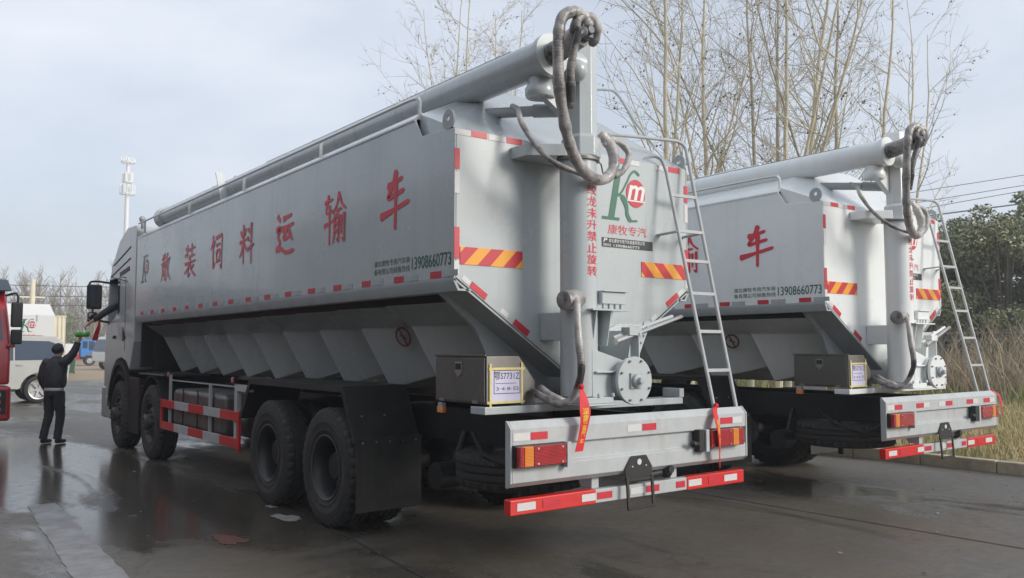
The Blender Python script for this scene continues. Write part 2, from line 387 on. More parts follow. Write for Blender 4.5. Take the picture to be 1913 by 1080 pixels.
        if bevel:
            b = o.modifiers.new('bevel', 'BEVEL'); b.width = bevel; b.segments = seg; b.limit_method = 'ANGLE'; b.angle_limit = rad(40)
            b.harden_normals = True
        return o

def thing(name, label, cat, loc=(0, 0, 0), rz=0.0, group=None):
    o = bpy.data.objects.new(name, None); COL.objects.link(o); o.empty_display_size = 0.3
    o.location = loc; o.rotation_euler = (0, 0, rz); tag(o, label, cat, group); return o
def tag(o, label, cat, group=None):
    o['label'] = label; o['category'] = cat
    if group: o['group'] = group
    return o
def struct(o): o['kind'] = 'structure'; return o
def kids(o): return list(CH.get(o.name, []))
def copy_tree(o, parent=None, skip=()):
    c = o.copy(); COL.objects.link(c); c.parent = parent
    for ch in [q for q in bpy.data.objects if q.parent == o]:
        if ch.name.split('.')[0] in skip: continue
        copy_tree(ch, c, skip)
    return c
def spline(pts, n=8):
    P = [Vector(p) for p in pts]; P = [P[0] * 2 - P[1]] + P + [P[-1] * 2 - P[-2]]; out = []
    for i in range(1, len(P) - 2):
        for k in range(n):
            t = k / n; a, b, c, d = P[i - 1], P[i], P[i + 1], P[i + 2]
            out.append(0.5 * ((2 * b) + (c - a) * t + (2 * a - 5 * b + 4 * c - d) * t * t + (3 * b - 3 * c + d - a) * t ** 3))
    out.append(P[-2]); return out

# ------------------------------------------------------------ writing
_tc = {}
def text_geo(body, offset=0.0, shear=0.0):
    key = (body, offset, shear)
    if key in _tc: return _tc[key]
    cu = bpy.data.curves.new('lettering', 'FONT'); cu.body = body; cu.offset = offset; cu.shear = shear; cu.resolution_u = 3
    o = bpy.data.objects.new('lettering', cu); COL.objects.link(o)
    dg = bpy.context.evaluated_depsgraph_get(); me = bpy.data.meshes.new_from_object(o.evaluated_get(dg))
    vs = [tuple(v.co) for v in me.vertices]; fs = [tuple(p.vertices) for p in me.polygons]
    bpy.data.objects.remove(o); bpy.data.curves.remove(cu); bpy.data.meshes.remove(me)
    xs = [v[0] for v in vs]; ys = [v[1] for v in vs]
    x0, x1, y0, y1 = min(xs), max(xs), min(ys), max(ys)
    _tc[key] = ([((v[0] - x0) / (x1 - x0), (v[1] - y0) / (y1 - y0)) for v in vs], fs)
    return _tc[key]
def stroke_poly(pts, w0, w1):
    # a brush stroke: fat rounded start, tapered finish
    P = [Vector((p[0], p[1], 0)) for p in pts]
    Q = spline(P, 5) if len(P) > 2 else [P[0].lerp(P[1], i / 5) for i in range(6)]
    k = len(Q); L = []; R = []
    for i, p in enumerate(Q):
        t = (Q[min(i + 1, k - 1)] - Q[max(i - 1, 0)]).normalized(); nn = Vector((-t.y, t.x, 0)); u = i / (k - 1)
        w = (w0 * (1 - u) + w1 * u) * (0.78 + 0.3 * abs(2 * u - 1)) * 0.5
        L.append(p + nn * w); R.append(p - nn * w)
    d0 = (Q[0] - Q[1]).normalized() * w0 * 0.3; d1 = (Q[-1] - Q[-2]).normalized() * w1 * 0.6
    ring = [Q[0] + d0] + L + [Q[-1] + d1] + R[::-1]
    return L, R, Q[0] + d0, Q[-1] + d1
GLYPH = {
 '散': [((.08,.80),(.50,.86)),((.20,.95),(.20,.62)),((.38,.98),(.38,.62)),((.02,.62),(.54,.68)),((.14,.50),(.12,.25),(.04,.05)),((.14,.50),(.42,.53),(.42,.08),(.36,.12)),((.16,.36),(.40,.38)),((.16,.24),(.40,.26)),((.68,.98),(.62,.75),(.52,.58)),((.64,.74),(.98,.80)),((.84,.76),(.74,.38),(.50,.04)),((.60,.58),(.74,.32),(1.0,.05))],
 '装': [((.08,.90),(.18,.80)),((.03,.66),(.22,.74)),((.26,.98),(.26,.58)),((.38,.82),(.95,.88)),((.66,.99),(.66,.62)),((.44,.62),(.90,.66)),((.46,.56),(.54,.50)),((.04,.42),(.98,.48)),((.50,.45),(.30,.28),(.02,.14)),((.34,.30),(.34,.03),(.50,.12)),((.82,.36),(.64,.26)),((.48,.40),(.68,.18),(1.0,.02))],
 '饲': [((.22,.98),(.14,.78),(.02,.62)),((.16,.78),(.36,.82),(.28,.70)),((.22,.70),(.22,.10),(.36,.22)),((.44,.90),(.70,.93),(.94,.94),(.93,.50),(.92,.06),(.80,.14)),((.48,.70),(.78,.73)),((.50,.52),(.52,.22)),((.50,.52),(.78,.55),(.74,.24)),((.53,.26),(.74,.28))],
 '料': [((.08,.84),(.16,.70)),((.46,.88),(.38,.72)),((.02,.56),(.52,.62)),((.28,.98),(.27,.02)),((.26,.54),(.16,.34),(.02,.20)),((.32,.50),(.48,.36)),((.62,.86),(.72,.76)),((.58,.66),(.68,.56)),((.54,.34),(1.0,.46)),((.84,.99),(.83,.0))],
 '运': [((.42,.84),(.86,.90)),((.34,.60),(.98,.68)),((.62,.62),(.44,.36),(.84,.42)),((.74,.54),(.92,.32)),((.10,.94),(.22,.82)),((.04,.60),(.24,.64),(.12,.44),(.24,.28),(.04,.10)),((.04,.14),(.30,.14),(.60,.03),(1.0,.06))],
 '输': [((.04,.86),(.40,.90)),((.22,.99),(.10,.66),(.38,.68)),((.02,.40),(.42,.48)),((.26,.78),(.26,.02)),((.70,1.0),(.60,.78),(.42,.62)),((.70,.96),(.82,.78),(1.0,.66)),((.60,.66),(.80,.68)),((.50,.54),(.49,.2),(.44,.04)),((.50,.54),(.68,.55),(.68,.30),(.68,.06),(.62,.1)),((.52,.40),(.66,.41)),((.52,.26),(.66,.27)),((.80,.54),(.80,.20)),((.94,.58),(.94,.30),(.94,.06),(.86,.1))],
 '车': [((.26,.76),(.76,.86)),((.56,1.0),(.46,.80),(.26,.56),(.50,.59),(.82,.64)),((.0,.24),(.45,.32),(1.0,.42)),((.55,.76),(.54,.40),(.53,.0))],
}
def glyph_obj(ch, mapf, w, h, material, parent, bold=0.105):
    mb = MB()
    for i, st in enumerate(GLYPH[ch]):
        n = len(GLYPH[ch]); b = bold * (1.25 if n < 8 else (0.95 if n < 11 else 0.82))
        L, R, a, z = stroke_poly([(p[0] * w, p[1] * h) for p in st], b * w * 1.15, b * w * 0.62)
        e = 0.0035 + 0.0004 * i
        vs = [mapf(a.x, a.y, e)] + [mapf(q.x, q.y, e) for q in L] + [mapf(q.x, q.y, e) for q in R] + [mapf(z.x, z.y, e)]
        k = len(L); fs = [(0, 1, 1 + k)] + [(1 + j, 2 + j, 2 + k + j, 1 + k + j) for j in range(k - 1)] + [(k, 2 * k + 1, 2 * k)]
        mb.add(vs, fs)
    o = mb.build('painted_character', material, parent, smooth=False, fix=False)
    return o
def text_obj(body, mapf, w, h, material, parent, name='lettering', offset=0.012, shear=0.0, e=0.003, wrap=0):
    vs, fs = text_geo(body, offset, shear)
    if wrap:
        bm = bmesh.new(); bv = [bm.verts.new((v[0] * w, v[1] * h, 0)) for v in vs]
        for f in fs:
            try: bm.faces.new([bv[i] for i in f])
            except ValueError: pass
        for i in range(1, wrap):
            bmesh.ops.bisect_plane(bm, geom=bm.verts[:] + bm.edges[:] + bm.faces[:], plane_co=(w * i / wrap, 0, 0), plane_no=(1, 0, 0))
        bm.verts.index_update(); V = [tuple(v.co) for v in bm.verts]; F = [tuple(v.index for v in f.verts) for f in bm.faces]; bm.free()
        mb = MB(); mb.add([mapf(v[0], v[1], e) for v in V], F)
    else:
        mb = MB(); mb.add([mapf(v[0] * w, v[1] * h, e) for v in vs], fs)
    return mb.build(name, material, parent, smooth=False, fix=False)
def side_map(y0, z0, x=-1.25): return lambda u, v, e: (x - e, y0 - u, z0 + v)
def rear_map(x0, z0, y=0.0): return lambda u, v, e: (x0 + u, y - e, z0 + v)

# ------------------------------------------------------------ the bulk feed truck (origin: ground below the rear panel, +Y forward)
FLEET = 'bulk feed trucks of one model'
T = thing('bulk_feed_truck', 'nearest grey bulk feed truck, red brush characters along its whole side, driver at cab window', 'truck', group=FLEET)
WR = 0.532; TL = 8.80; ZB = 2.11
mb = MB()
# side walls, front wall, rear panel with V foot
for s in (-1, 1):
    poly = [(0, 2.11), (0, 3.2), (0.46, 3.225), (0.56, 3.375), (TL, 3.28), (TL, 2.08)]
    mb.prism(poly, 'x', s * 1.25, s * 1.235)
mb.box(-1.234, 1.234, TL - 0.02, TL, 2.08, 3.28)
mb.prism([(-1.234, 3.2), (-1.234, 2.11), (-0.12, 1.37), (0.12, 1.37), (1.234, 2.11), (1.234, 3.2)], 'y', 0.0, 0.02)
tank = mb.build('tank_body', 'paint', T, bevel=0.006, seg=2)
# roof: hipped, with flat walkway
mb = MB()
b = [(-1.236, 0.004, 3.198), (1.236, 0.004, 3.198), (1.20, 0.56, 3.425), (1.20, TL - 0.004, 3.33), (-1.20, TL - 0.004, 3.33), (-1.20, 0.56, 3.425)]
t = [(-0.42, 0.72, 3.80), (0.52, 0.72, 3.80), (0.52, TL - 0.7, 3.70), (-0.42, TL - 0.7, 3.70)]
mb.add(b + t, [(0, 1, 7, 6), (1, 2, 7), (2, 3, 8, 7), (3, 4, 9, 8), (4, 5, 6, 9), (5, 0, 6), (6, 7, 8, 9)])
mb.add([(-1.20, 0.56, 3.425), (-1.20, 0.56, 3.2), (-1.236, 0.004, 3.198), (1.20, 0.56, 3.425), (1.20, 0.56, 3.2), (1.236, 0.004, 3.198)], [(0, 1, 2), (3, 5, 4)])
roof = mb.build('tank_roof', 'paint', T)
mb = MB()
for k in range(4):
    y0 = 1.0 + k * 1.85
    z = 3.80 - 0.0147 * (y0 - 0.7)
    mb.box(-0.36, 0.46, y0, y0 + 1.2, z - 0.03, z + 0.045); mb.box(-0.39, 0.49, y0 - 0.03, y0 + 1.23, z + 0.045, z + 0.062)
mb.build('roof_hatch', 'paint', T, bevel=0.008)
# eave rail angle along the left
for s in (-1, 1):
    mb = MB()
    pr = [(1.257, -0.012), (1.257, 0.004), (1.185, 0.068), (1.17, 0.06), (1.234, -0.004), (1.234, -0.012)]
    n = len(pr); vs = [(s * x, 0.56, 3.375 + z) for x, z in pr] + [(s * x, TL, 3.28 + z) for x, z in pr]
    mb.add(vs, [tuple(range(n)), tuple(range(n, 2 * n))[::-1]] + [(i, n + i, n + (i + 1) % n, (i + 1) % n) for i in range(n)])
    mb.build('eave_strip', 'paint', T)
    mb = MB(); R0, R1, n = 0.075, 0.022, 20; vs = []; fs = []
    for xq in (s * 1.252, s * 1.236):
        for i in range(n):
            a = 2 * math.pi * i / n
            oy = R0 * math.cos(a); oz = max(R0 * math.sin(a), -0.075)
            vs.append((xq, 0.085 + oy, 3.275 + oz))
        for i in range(n):
            a = 2 * math.pi * i / n; vs.append((xq, 0.085 + R1 * math.cos(a), 3.285 + R1 * math.sin(a)))
    for i in range(n):
        j = (i + 1) % n
        fs += [(i, j, n + j, n + i), (2 * n + i, 3 * n + i, 3 * n + j, 2 * n + j), (i, 2 * n + i, 2 * n + j, j), (n + i, n + j, 3 * n + j, 3 * n + i)]
    mb.add(vs, fs); mb.build('lifting_lug', 'paint_flange', T)
# lower skirt: folded flange round the side and down the V of the rear
mb = MB()
for s in (-1, 1):
    pr = [(s * 1.252, 2.112), (s * 1.252, 2.085), (s * 1.215, 2.015), (s * 1.10, 2.015), (s * 1.10, 2.03), (s * 1.20, 2.03), (s * 1.235, 2.09), (s * 1.235, 2.112)]
    n = len(pr); y0, y1, dz = 0.0, TL, -0.03
    vs = [(p[0], y0, p[1]) for p in pr] + [(p[0], y1, p[1] + dz) for p in pr]
    fs = [tuple(range(n)), tuple(range(n, 2 * n))[::-1]] + [(i, n + i, n + (i + 1) % n, (i + 1) % n) for i in range(n)]
    mb.add(vs, fs)
mb.build_each('side_flange', 'paint_flange', T)
mb = MB()
for s in (-1, 1):
    a = Vector((s * 1.245, 0, 2.105)); c = Vector((s * 0.12, 0, 1.365)); d = (c - a).normalized(); nn = Vector((-d.z, 0, d.x))
    if nn.z > 0: nn = -nn
    w = 0.30
    p = [a, c, c + nn * 0.014, a + nn * 0.014]
    mb.add([q for q in p] + [q + Vector((0, w, 0)) for q in p], [(0, 1, 2, 3), (7, 6, 5, 4), (0, 4, 5, 1), (1, 5, 6, 2), (2, 6, 7, 3), (3, 7, 4, 0)])
mb.build_each('rear_flange', 'paint_flange', T)
# row of hopper compartments; the black box paints in the open gap's shade
mb = MB(); mb.box(-1.03, 1.03, 0.34, TL - 0.1, 1.95, 2.07); mb.build('recess_shade', 'black_paint', T)
NB = 9; bl = (TL - 0.40) / NB
for k in range(NB):
    y0 = 0.36 + k * bl; y1 = y0 + bl - 0.004; yt = y1 - 0.16; dz = -0.003 * k
    mb = MB()
    rings = [(1.10, y0, y1, 1.955 + dz), (0.85, y0 + 0.01, y1 - 0.01, 1.79 + dz)]
    vs = []
    for (x, a, c, z), q in zip(rings, (0.06, 0.26)): vs += [(-x + q, a, z), (x - q, a, z), (x, c, z), (-x, c, z)]
    vs += [(-0.36, y0 + 0.01, 1.40), (0.36, y0 + 0.01, 1.40), (0.60, yt, 1.215), (-0.60, yt, 1.215)]
    fs = [(0, 1, 2, 3), (11, 10, 9, 8)]
    for r in range(2):
        for i in range(4): fs.append((r * 4 + i, r * 4 + (i + 1) % 4, r * 4 + 4 + (i + 1) % 4, r * 4 + 4 + i))
    mb.add(vs, fs)
    h = mb.build('hopper', 'paint', T, bevel=0.014, seg=2)
mb = MB(); mb.prism([(-1.20, 2.03), (-0.86, 1.76), (-0.58, 1.20), (0.58, 1.20), (0.86, 1.76), (1.20, 2.03)], 'y', 0.29, 0.335)
mb.build('end_frame', 'paint_flange', T, bevel=0.006)
# no smoking style round sign on the second hopper
mb = MB(); mb.lathe([(0.085, 0), (0.105, 0), (0.105, 0.004), (0.085, 0.004)], (0, 0, 0), (0, 0, 1), 24, close=True)
mb.bar((-0.06, 0.06, 0.002), (0.06, -0.06, 0.002), 0.018, 0.004); mb.bar((-0.04, 0.0, 0.002), (0.045, 0, 0.002), 0.014, 0.004)
o = mb.build('warning_sign', 'sign_red', T)
e1 = Vector((-0.59, 0.36 + bl + 0.01, 1.79)); e2 = Vector((-0.85, 0.36 + 2 * bl - 0.02, 1.79)); e3 = Vector((-0.60, 0.36 + 2 * bl - 0.16, 1.215))
up = ((e1 + e2) / 2 - e3).normalized(); nn = (e2 - e1).cross(e3 - e1).normalized()
if nn.x > 0: nn = -nn
up = (up - nn * up.dot(nn)).normalized(); rt = up.cross(nn); mw = Matrix((rt, up, nn)).transposed().to_4x4(); mw.translation = e1 * 0.56 + e2 * 0.30 + e3 * 0.14 + nn * 0.022
o.matrix_local = mw; o.scale = (0.9, 0.9, 0.9)
# screw trough under the hoppers
mb = MB(); mb.cyl((0, -0.50, 1.36), (0, TL, 1.34), 0.155, n=28); mb.lathe([(0.155, -0.55), (0.178, -0.55), (0.178, -0.53), (0.155, -0.53)], (0, 0, 1.36), (0, 1, 0), 32)
tr = mb.build('screw_trough', 'paint', T, bevel=0.003)
mb = MB(); mb.lathe([(0.001, -0.563), (0.176, -0.563), (0.180, -0.558), (0.180, -0.545), (0.001, -0.545)], (0, 0, 1.36), (0, 1, 0), 36)
disc = mb.build('end_cover', 'paint', T)
mb = MB()
for k in range(8):
    a = 2 * math.pi * (k + 0.5) / 8; mb.cyl((0.155 * math.cos(a), -0.578, 1.36 + 0.155 * math.sin(a)), (0.155 * math.cos(a), -0.56, 1.36 + 0.155 * math.sin(a)), 0.009, n=6)
mb.build_each('bolt', 'steel', disc)
mb = MB(); mb.box(-0.058, 0.058, -0.578, -0.56, 1.302, 1.418); mb.lathe([(0.05, -0.578), (0.05, -0.595), (0.042, -0.605), (0.026, -0.608), (0.024, -0.64), (0.001, -0.642)], (0, 0, 1.36), (0, 1, 0), 24)
mb.build('bearing', 'paint_flange', disc, bevel=0.004)

# ---- lifting screw column
CX, CY = -0.36, -0.34; CR = 0.14
mb = MB(); mb.lathe([(CR, 1.25), (CR, 3.03)], (CX, CY, 0), (0, 0, 1), 36)
col = mb.build('screw_column', 'paint', T)
mb = MB(); mb.lathe([(CR + .004, 3.0), (CR + 0.022, 3.0), (CR + 0.022, 3.02), (CR + .004, 3.02)], (CX, CY, 0), (0, 0, 1), 36)
mb.tube([(CX + 0.155, CY - 0.03, 3.04), (CX + 0.19, CY - 0.05, 3.0), (CX + 0.2, CY - 0.06, 2.93)], 0.006, 6)
mb.build('clamp_ring', 'steel', col)
mb = MB(); mb.lathe([(0.152, 3.03), (0.152, 3.17), (0.125, 3.20), (0.125, 3.96), (0.11, 4.0), (0.001, 4.0)], (CX + 0.03, CY, 0), (0, 0, 1), 8)
hexc = mb.build('upper_column', 'paint', T, bevel=0.01, angle=20)
# flanged foot and joining duct to the trough
mb = MB()
mb.box(CX - 0.13, CX + 0.17, CY - 0.19, CY + 0.13, 1.20, 1.245); mb.box(CX - 0.15, CX + 0.19, CY - 0.21, CY + 0.15, 1.185, 1.20)
for (x, y) in ((-0.12, -0.18), (0.16, -0.18), (0.02, -0.18)): mb.cyl((CX + x, CY + y - .012, 1.245), (CX + x, CY + y - .012, 1.275), 0.014, n=6)
mb.hexa([(CX, CY - 0.145, 1.245), (0.02, -0.46, 1.23), (0.02, -0.1, 1.23), (CX, CY + 0.13, 1.245), (CX, CY - 0.142, 1.60), (0.02, -0.46, 1.50), (0.02, -0.1, 1.50), (CX, CY + 0.13, 1.60)])
mb.box(CX + 0.02, CX + 0.22, CY - 0.17, CY - 0.12, 1.42, 1.435)
foot = mb.build('column_foot', 'paint', T, bevel=0.006)
# square stay between tank and column, top hood, motor shelf with gussets
mb = MB(); mb.box(CX - 0.10, CX + 0.05, CY + 0.02, -0.004, 1.66, 1.87); mb.build('column_stay', 'paint', T, bevel=0.005)
mb = MB(); mb.prism([(-0.74, -0.002), (-0.74, -0.19), (-0.50, -0.36), (-0.26, -0.36), (-0.20, -0.002)], 'z', 3.03, 3.12); mb.build('column_hood', 'paint', T, bevel=0.005)
mb = MB(); mb.box(CX - 0.04, CX + 0.37, CY - 0.20, CY + 0.10, 1.878, 1.89)
for x in (CX + 0.015, CX + 0.16): mb.prism([(CY - 0.18, 1.878), (CY - 0.02, 1.878), (CY - 0.02, 1.62), (CY - 0.13, 1.62)], 'x', x, x + 0.008)
mb.prism([(CX + 0.165, 1.876), (CX + 0.33, 1.876), (CX + 0.24, 1.64), (CX + 0.165, 1.64)], 'y', CY - 0.02, CY - 0.012)
shelf = mb.build('motor_shelf', 'paint', T)
mb = MB(); mb.box(CX + 0.10, CX + 0.34, CY - 0.15, CY + 0.06, 1.93, 2.02); mb.box(CX + 0.10, CX + 0.35, CY - 0.17, CY + 0.07, 2.02, 2.03)
for k in range(4): mb.cyl((CX + 0.13 + k * 0.06, CY - 0.13, 1.89), (CX + 0.13 + k * 0.06, CY - 0.13, 1.93), 0.014, n=8)
mb.build('drive_housing', 'paint', T, bevel=0.006)
def bumpy(pts, r, n=14, amp=0.10, seed=1, sub=10):
    rng = random.Random(seed); Q = spline(pts, sub); step = 4; key = [rng.uniform(-1, 1) for _ in range(len(Q) // step + 3)]; rs = []
    for i in range(len(Q)):
        a, u = i // step, (i % step) / step; u = u * u * (3 - 2 * u); rs.append(r * (1 + amp * (key[a] * (1 - u) + key[a + 1] * u) + amp * 0.05 * rng.uniform(-1, 1)))
    rs[0] *= 0.8; rs[-1] *= 0.8
    m = MB(); m.tube(Q, rs, n); m.hose = (Q, n); return m
mb = bumpy([(-0.585, -0.42, 1.945), (-0.50, -0.41, 1.955), (-0.40, -0.40, 1.96)], 0.075, seed=3); mb.cyl((-0.40, -0.40, 1.96), (-0.27, -0.39, 1.975), 0.055, n=16)
mb.build('wrapped_motor', 'film_wrap', T)
mb = bumpy([(-0.50, -0.47, 1.95), (-0.535, -0.52, 1.90), (-0.555, -0.55, 1.72), (-0.553, -0.58, 1.49), (-0.547, -0.55, 1.36), (-0.556, -0.48, 1.245), (-0.604, -0.4, 1.205), (-0.645, -0.3, 1.237), (-0.665, -0.17, 1.29)], 0.027, seed=4)
mb.build('wrapped_hose', 'film_wrap', T)
mb = bumpy([(-0.62, -0.20, 1.32), (-0.60, -0.28, 1.27), (-0.57, -0.36, 1.235), (-0.50, -0.36, 1.215)], 0.022, seed=5); mb.build('wrapped_hose', 'film_wrap', T)
# levers
mb = MB(); mb.tube([(-0.11, -0.5, 1.656), (0.804, -0.31, 1.861)], 0.016, 10); mb.tube([(-0.14, -0.5, 1.649), (0.0, -0.47, 1.681)], 0.026, 12)
mb.build('slide_lever', 'steel_bright', T)
mb = MB(); mb.tube([(-0.106, -0.44, 1.677), (0.70, -0.30, 1.862)], 0.015, 10); mb.box(0.02, 0.15, -0.49, -0.40, 1.70, 1.76); mb.box(0.115, 0.125, -0.49, -0.40, 1.50, 1.72); mb.build('slide_lever', 'paint', T)
# bolted curved cover at the right of the trough
mb = MB(); pts = [(0.36, 1.80), (0.28, 1.66), (0.235, 1.56), (0.20, 1.46), (0.13, 1.52), (0.15, 1.62), (0.20, 1.74)]
mb.prism(pts, 'y', -0.36, -0.02)
mb.prism([(0.30, 1.81), (0.375, 1.81), (0.295, 1.66), (0.245, 1.56), (0.205, 1.44), (0.165, 1.46), (0.205, 1.58), (0.25, 1.69)], 'y', -0.375, -0.36)
for (x, z) in ((0.325, 1.77), (0.29, 1.70), (0.26, 1.645), (0.23, 1.585), (0.205, 1.52)): mb.cyl((x, -0.387, z), (x, -0.374, z), 0.009, n=6)
mb.build('outlet_cover', 'paint', T)
# ---- boom
BA, BB = Vector((-0.70, -0.43, 3.73)), Vector((-0.93, 8.45, 3.585))
mb = MB(); mb.tube([BA, BB], 0.134, 32)
d = (BB - BA).normalized()
boom = mb.build('discharge_boom', 'paint', T)
for a_, b_, r_ in [(BA - d * 0.02, BA + d * 0.03, 0.155), (BB - d * 0.12, BB + d * 0.1, 0.16)] + [(BA + d * (y - BA.y) / d.y - d * 0.035, BA + d * (y - BA.y) / d.y + d * 0.035, 0.137) for y in (1.55, 3.9, 6.15)]:
    mb = MB(); mb.tube([a_, b_], r_, 28); mb.build('boom_collar', 'paint', boom)
for (y0, y1) in ((1.2, 2.1), (3.45, 4.2), (5.7, 6.5)):
    q0 = BA + d * (y0 - BA.y) / d.y + Vector((0.02, 0, 0.15)); q1 = BA + d * (y1 - BA.y) / d.y + Vector((0.02, 0, 0.15))
    mb = MB(); mb.tube([q0, q1], 0.012, 8); mb.sphere(q0, 0.028); mb.sphere(q1, 0.022); mb.build('boom_latch', 'paint', boom)
mb = MB()
q0 = BA + d * 0.4 + Vector((-0.03, 0, 0.125)); mb.bar(q0, BA + d * 5.0 + Vector((-0.03, 0, 0.125)), 0.05, 0.012)
mb.build('boom_rail', 'paint_flange', boom)
# boom joint: cross duct from column to boom and the swivel under it
mb = MB(); mb.cyl((CX + 0.0, CY, 3.74), (-0.70, -0.33, 3.72), 0.115, n=24); mb.lathe([(0.105, 3.46), (0.115, 3.48), (0.115, 3.52), (0.095, 3.56), (0.095, 3.66)], (-0.66, -0.26, 0), (0, 0, 1), 24)
mb.prism([(-0.66, 3.46), (-0.40, 3.30), (-0.40, 3.62), (-0.62, 3.66)], 'y', -0.31, -0.25); mb.sphere((CX - 0.10, CY - 0.10, 3.66), 0.085)
mb.build('boom_joint', 'paint', T)
mb = MB(); mb.tube([(-0.45, -0.26, 3.40), (-0.55, -0.05, 3.425)], 0.052, 16); mb.tube([(-0.55, -0.05, 3.425), (-0.70, 0.42, 3.48)], 0.042, 16); mb.tube([(-0.70, 0.42, 3.48), (-0.75, 0.66, 3.54)], 0.024, 12); mb.box(-0.79, -0.71, 0.60, 0.72, 3.50, 3.62)
mb.build('lift_cylinder', 'paint_flange', T)
# motor at the boom end, wrapped, and hoses
mb = MB(); mb.tube([BA - d * 0.02, BA - d * 0.16 + Vector((0, 0, 0.02)), BA - d * 0.30 + Vector((0.01, 0, 0.06))], [0.085, 0.08, 0.085], 18)
m1 = mb.build('boom_motor', 'film_wrap', T)
mb = MB(); q = BA - d * 0.33 + Vector((0.015, 0, 0.068)); mb.obox(q, (0.055, 0, 0), (0, 0.05, 0), (0, 0, 0.05)); mb.cyl(q + Vector((0, -0.05, 0)), q + Vector((0.0, -0.085, 0)), 0.035, n=16)
mb.build('motor_head', 'slate_plastic', m1, bevel=0.012)
mb = bumpy([q + Vector((-0.09, -0.0, -0.03)), q + Vector((-0.085, -0.04, 0.07)), q + Vector((0.02, -0.05, 0.10)), q + Vector((0.10, -0.03, 0.03)), q + Vector((0.12, 0.05, -0.05))], 0.034, amp=0.28, seed=6); mb.build('film_bundle', 'film_wrap', m1)
hose = [(-0.66, -0.80, 3.83), (-0.72, -0.80, 3.90), (-0.82, -0.80, 3.905), (-0.90, -0.79, 3.845), (-0.925, -0.78, 3.70), (-0.90, -0.75, 3.463), (-0.827, -0.7, 3.263), (-0.726, -0.65, 3.063), (-0.592, -0.6, 2.919), (-0.427, -0.56, 2.841), (-0.265, -0.53, 2.853), (-0.142, -0.5, 2.974), (-0.12, -0.45, 3.13), (-0.19, -0.40, 3.235)]
mb = bumpy(hose, 0.041, amp=0.10, seed=8, sub=14); mb.build('main_hose', 'film_wrap', T)
mb = bumpy([(-0.70, -0.80, 3.80), (-0.78, -0.82, 3.74), (-0.80, -0.77, 3.55), (-0.76, -0.71, 3.38), (-0.74, -0.68, 3.27)], 0.034, amp=0.25, seed=12); mb.build('film_bundle', 'film_wrap', T)
mb = bumpy([(-0.17, -0.42, 3.14), (-0.119, -0.45, 3.184), (-0.017, -0.45, 3.174), (0.048, -0.47, 3.088), (-0.041, -0.5, 2.955), (-0.16, -0.52, 2.89)], 0.026, amp=0.12, seed=9); mb.build('return_hose', 'film_wrap', T)
mb = bumpy([(-0.746, -0.02, 3.44), (-0.746, -0.1, 3.39), (-0.75, -0.15, 3.278), (-0.702, -0.25, 3.104), (-0.657, -0.38, 2.968), (-0.563, -0.47, 2.897), (-0.427, -0.52, 2.863)], 0.02, amp=0.15, seed=10); mb.build('control_cable', 'film_wrap', T)
# ---- hand rail along the left roof edge
mb = MB(); rl = [(-1.2, 0.57, 3.40), (-1.2, 0.57, 3.53), (-1.2, 0.62, 3.565), (-1.2, 0.75, 3.57)] + [(-1.2, y, 3.57 - 0.0055 * (y - 0.7)) for y in (2, 4, 6, 8, 8.95)]
mb.tube(rl, 0.014, 10); rail = mb.build('roof_rail', 'steel_bright', T)
mb = MB(); mb.tube([(-1.2, 0.57, 3.38), (-1.2, 0.57, 3.53), (-1.2, 0.60, 3.562)], 0.0155, 10)
mb.build('rail_post', 'paint', rail)
for y in (2.37, 4.4, 6.4, 8.6):
    mb = MB(); mb.bar((-1.2, y, 3.35), (-1.2, y, 3.56), 0.03, 0.012, up=(0, 1, 0)); mb.build('rail_post', 'paint', rail)
mb = MB(); mb.bar((-1.02, 5.55, 3.40), (-1.08, 5.62, 3.80), 0.09, 0.02, up=(0, 1, 0)); mb.bar((-0.74, 5.55, 3.5), (-0.68, 5.62, 3.80), 0.09, 0.02, up=(0, 1, 0)); mb.build_each('boom_rest', 'paint', T)
mb = MB(); mb.sphere((-1.15, 8.95, 3.60), 0.05, sc=(1, 1, 1.1)); mb.cyl((-1.15, 8.95, 3.45), (-1.15, 8.95, 3.60), 0.02, n=10); mb.build('work_lamp', 'paint_flange', T)
# small tubular frame at the right roof edge
mb = MB(); mb.tube(spline([(0.55, 0.62, 3.80), (0.60, 0.55, 3.93), (0.72, 0.50, 3.96), (0.84, 0.46, 3.93), (0.95, 0.34, 3.66), (1.05, 0.2, 3.42)], 6), 0.014, 8); mb.build('roof_rail', 'paint', T)
# ---- ladder
mb = MB()
LL = [(0.90, -0.56, 1.11), (0.905, -0.07, 3.13), (0.885, -0.035, 3.235), (0.84, 0.0, 3.27), (0.78, 0.04, 3.255), (0.74, 0.07, 3.2)]
LR = [(1.165, -0.57, 1.11), (1.20, -0.055, 3.30), (1.19, -0.035, 3.39), (1.14, -0.01, 3.435), (1.05, 0.0, 3.44), (0.55, 0.10, 3.43), (0.42, 0.14, 3.42)]
def arc(P): return [Vector(P[0]), Vector(P[0]).lerp(Vector(P[1]), 0.5)] + spline(P[1:], 6)
mb.tube(arc(LL), 0.016, 10); mb.tube(arc(LR), 0.016, 10)
lad = mb.build('ladder', 'bumper_paint', T)
for z in (1.42, 1.74, 2.06, 2.34, 2.60, 2.92):
    f = (z - 1.11) / (3.13 - 1.11); f2 = (z - 1.11) / (3.30 - 1.11)
    a = Vector(LL[0]).lerp(Vector(LL[1]), f); b = Vector(LR[0]).lerp(Vector(LR[1]), f2)
    mb = MB(); mb.bar(a, b, 0.026, 0.026); mb.build('rung', 'bumper_paint', lad)
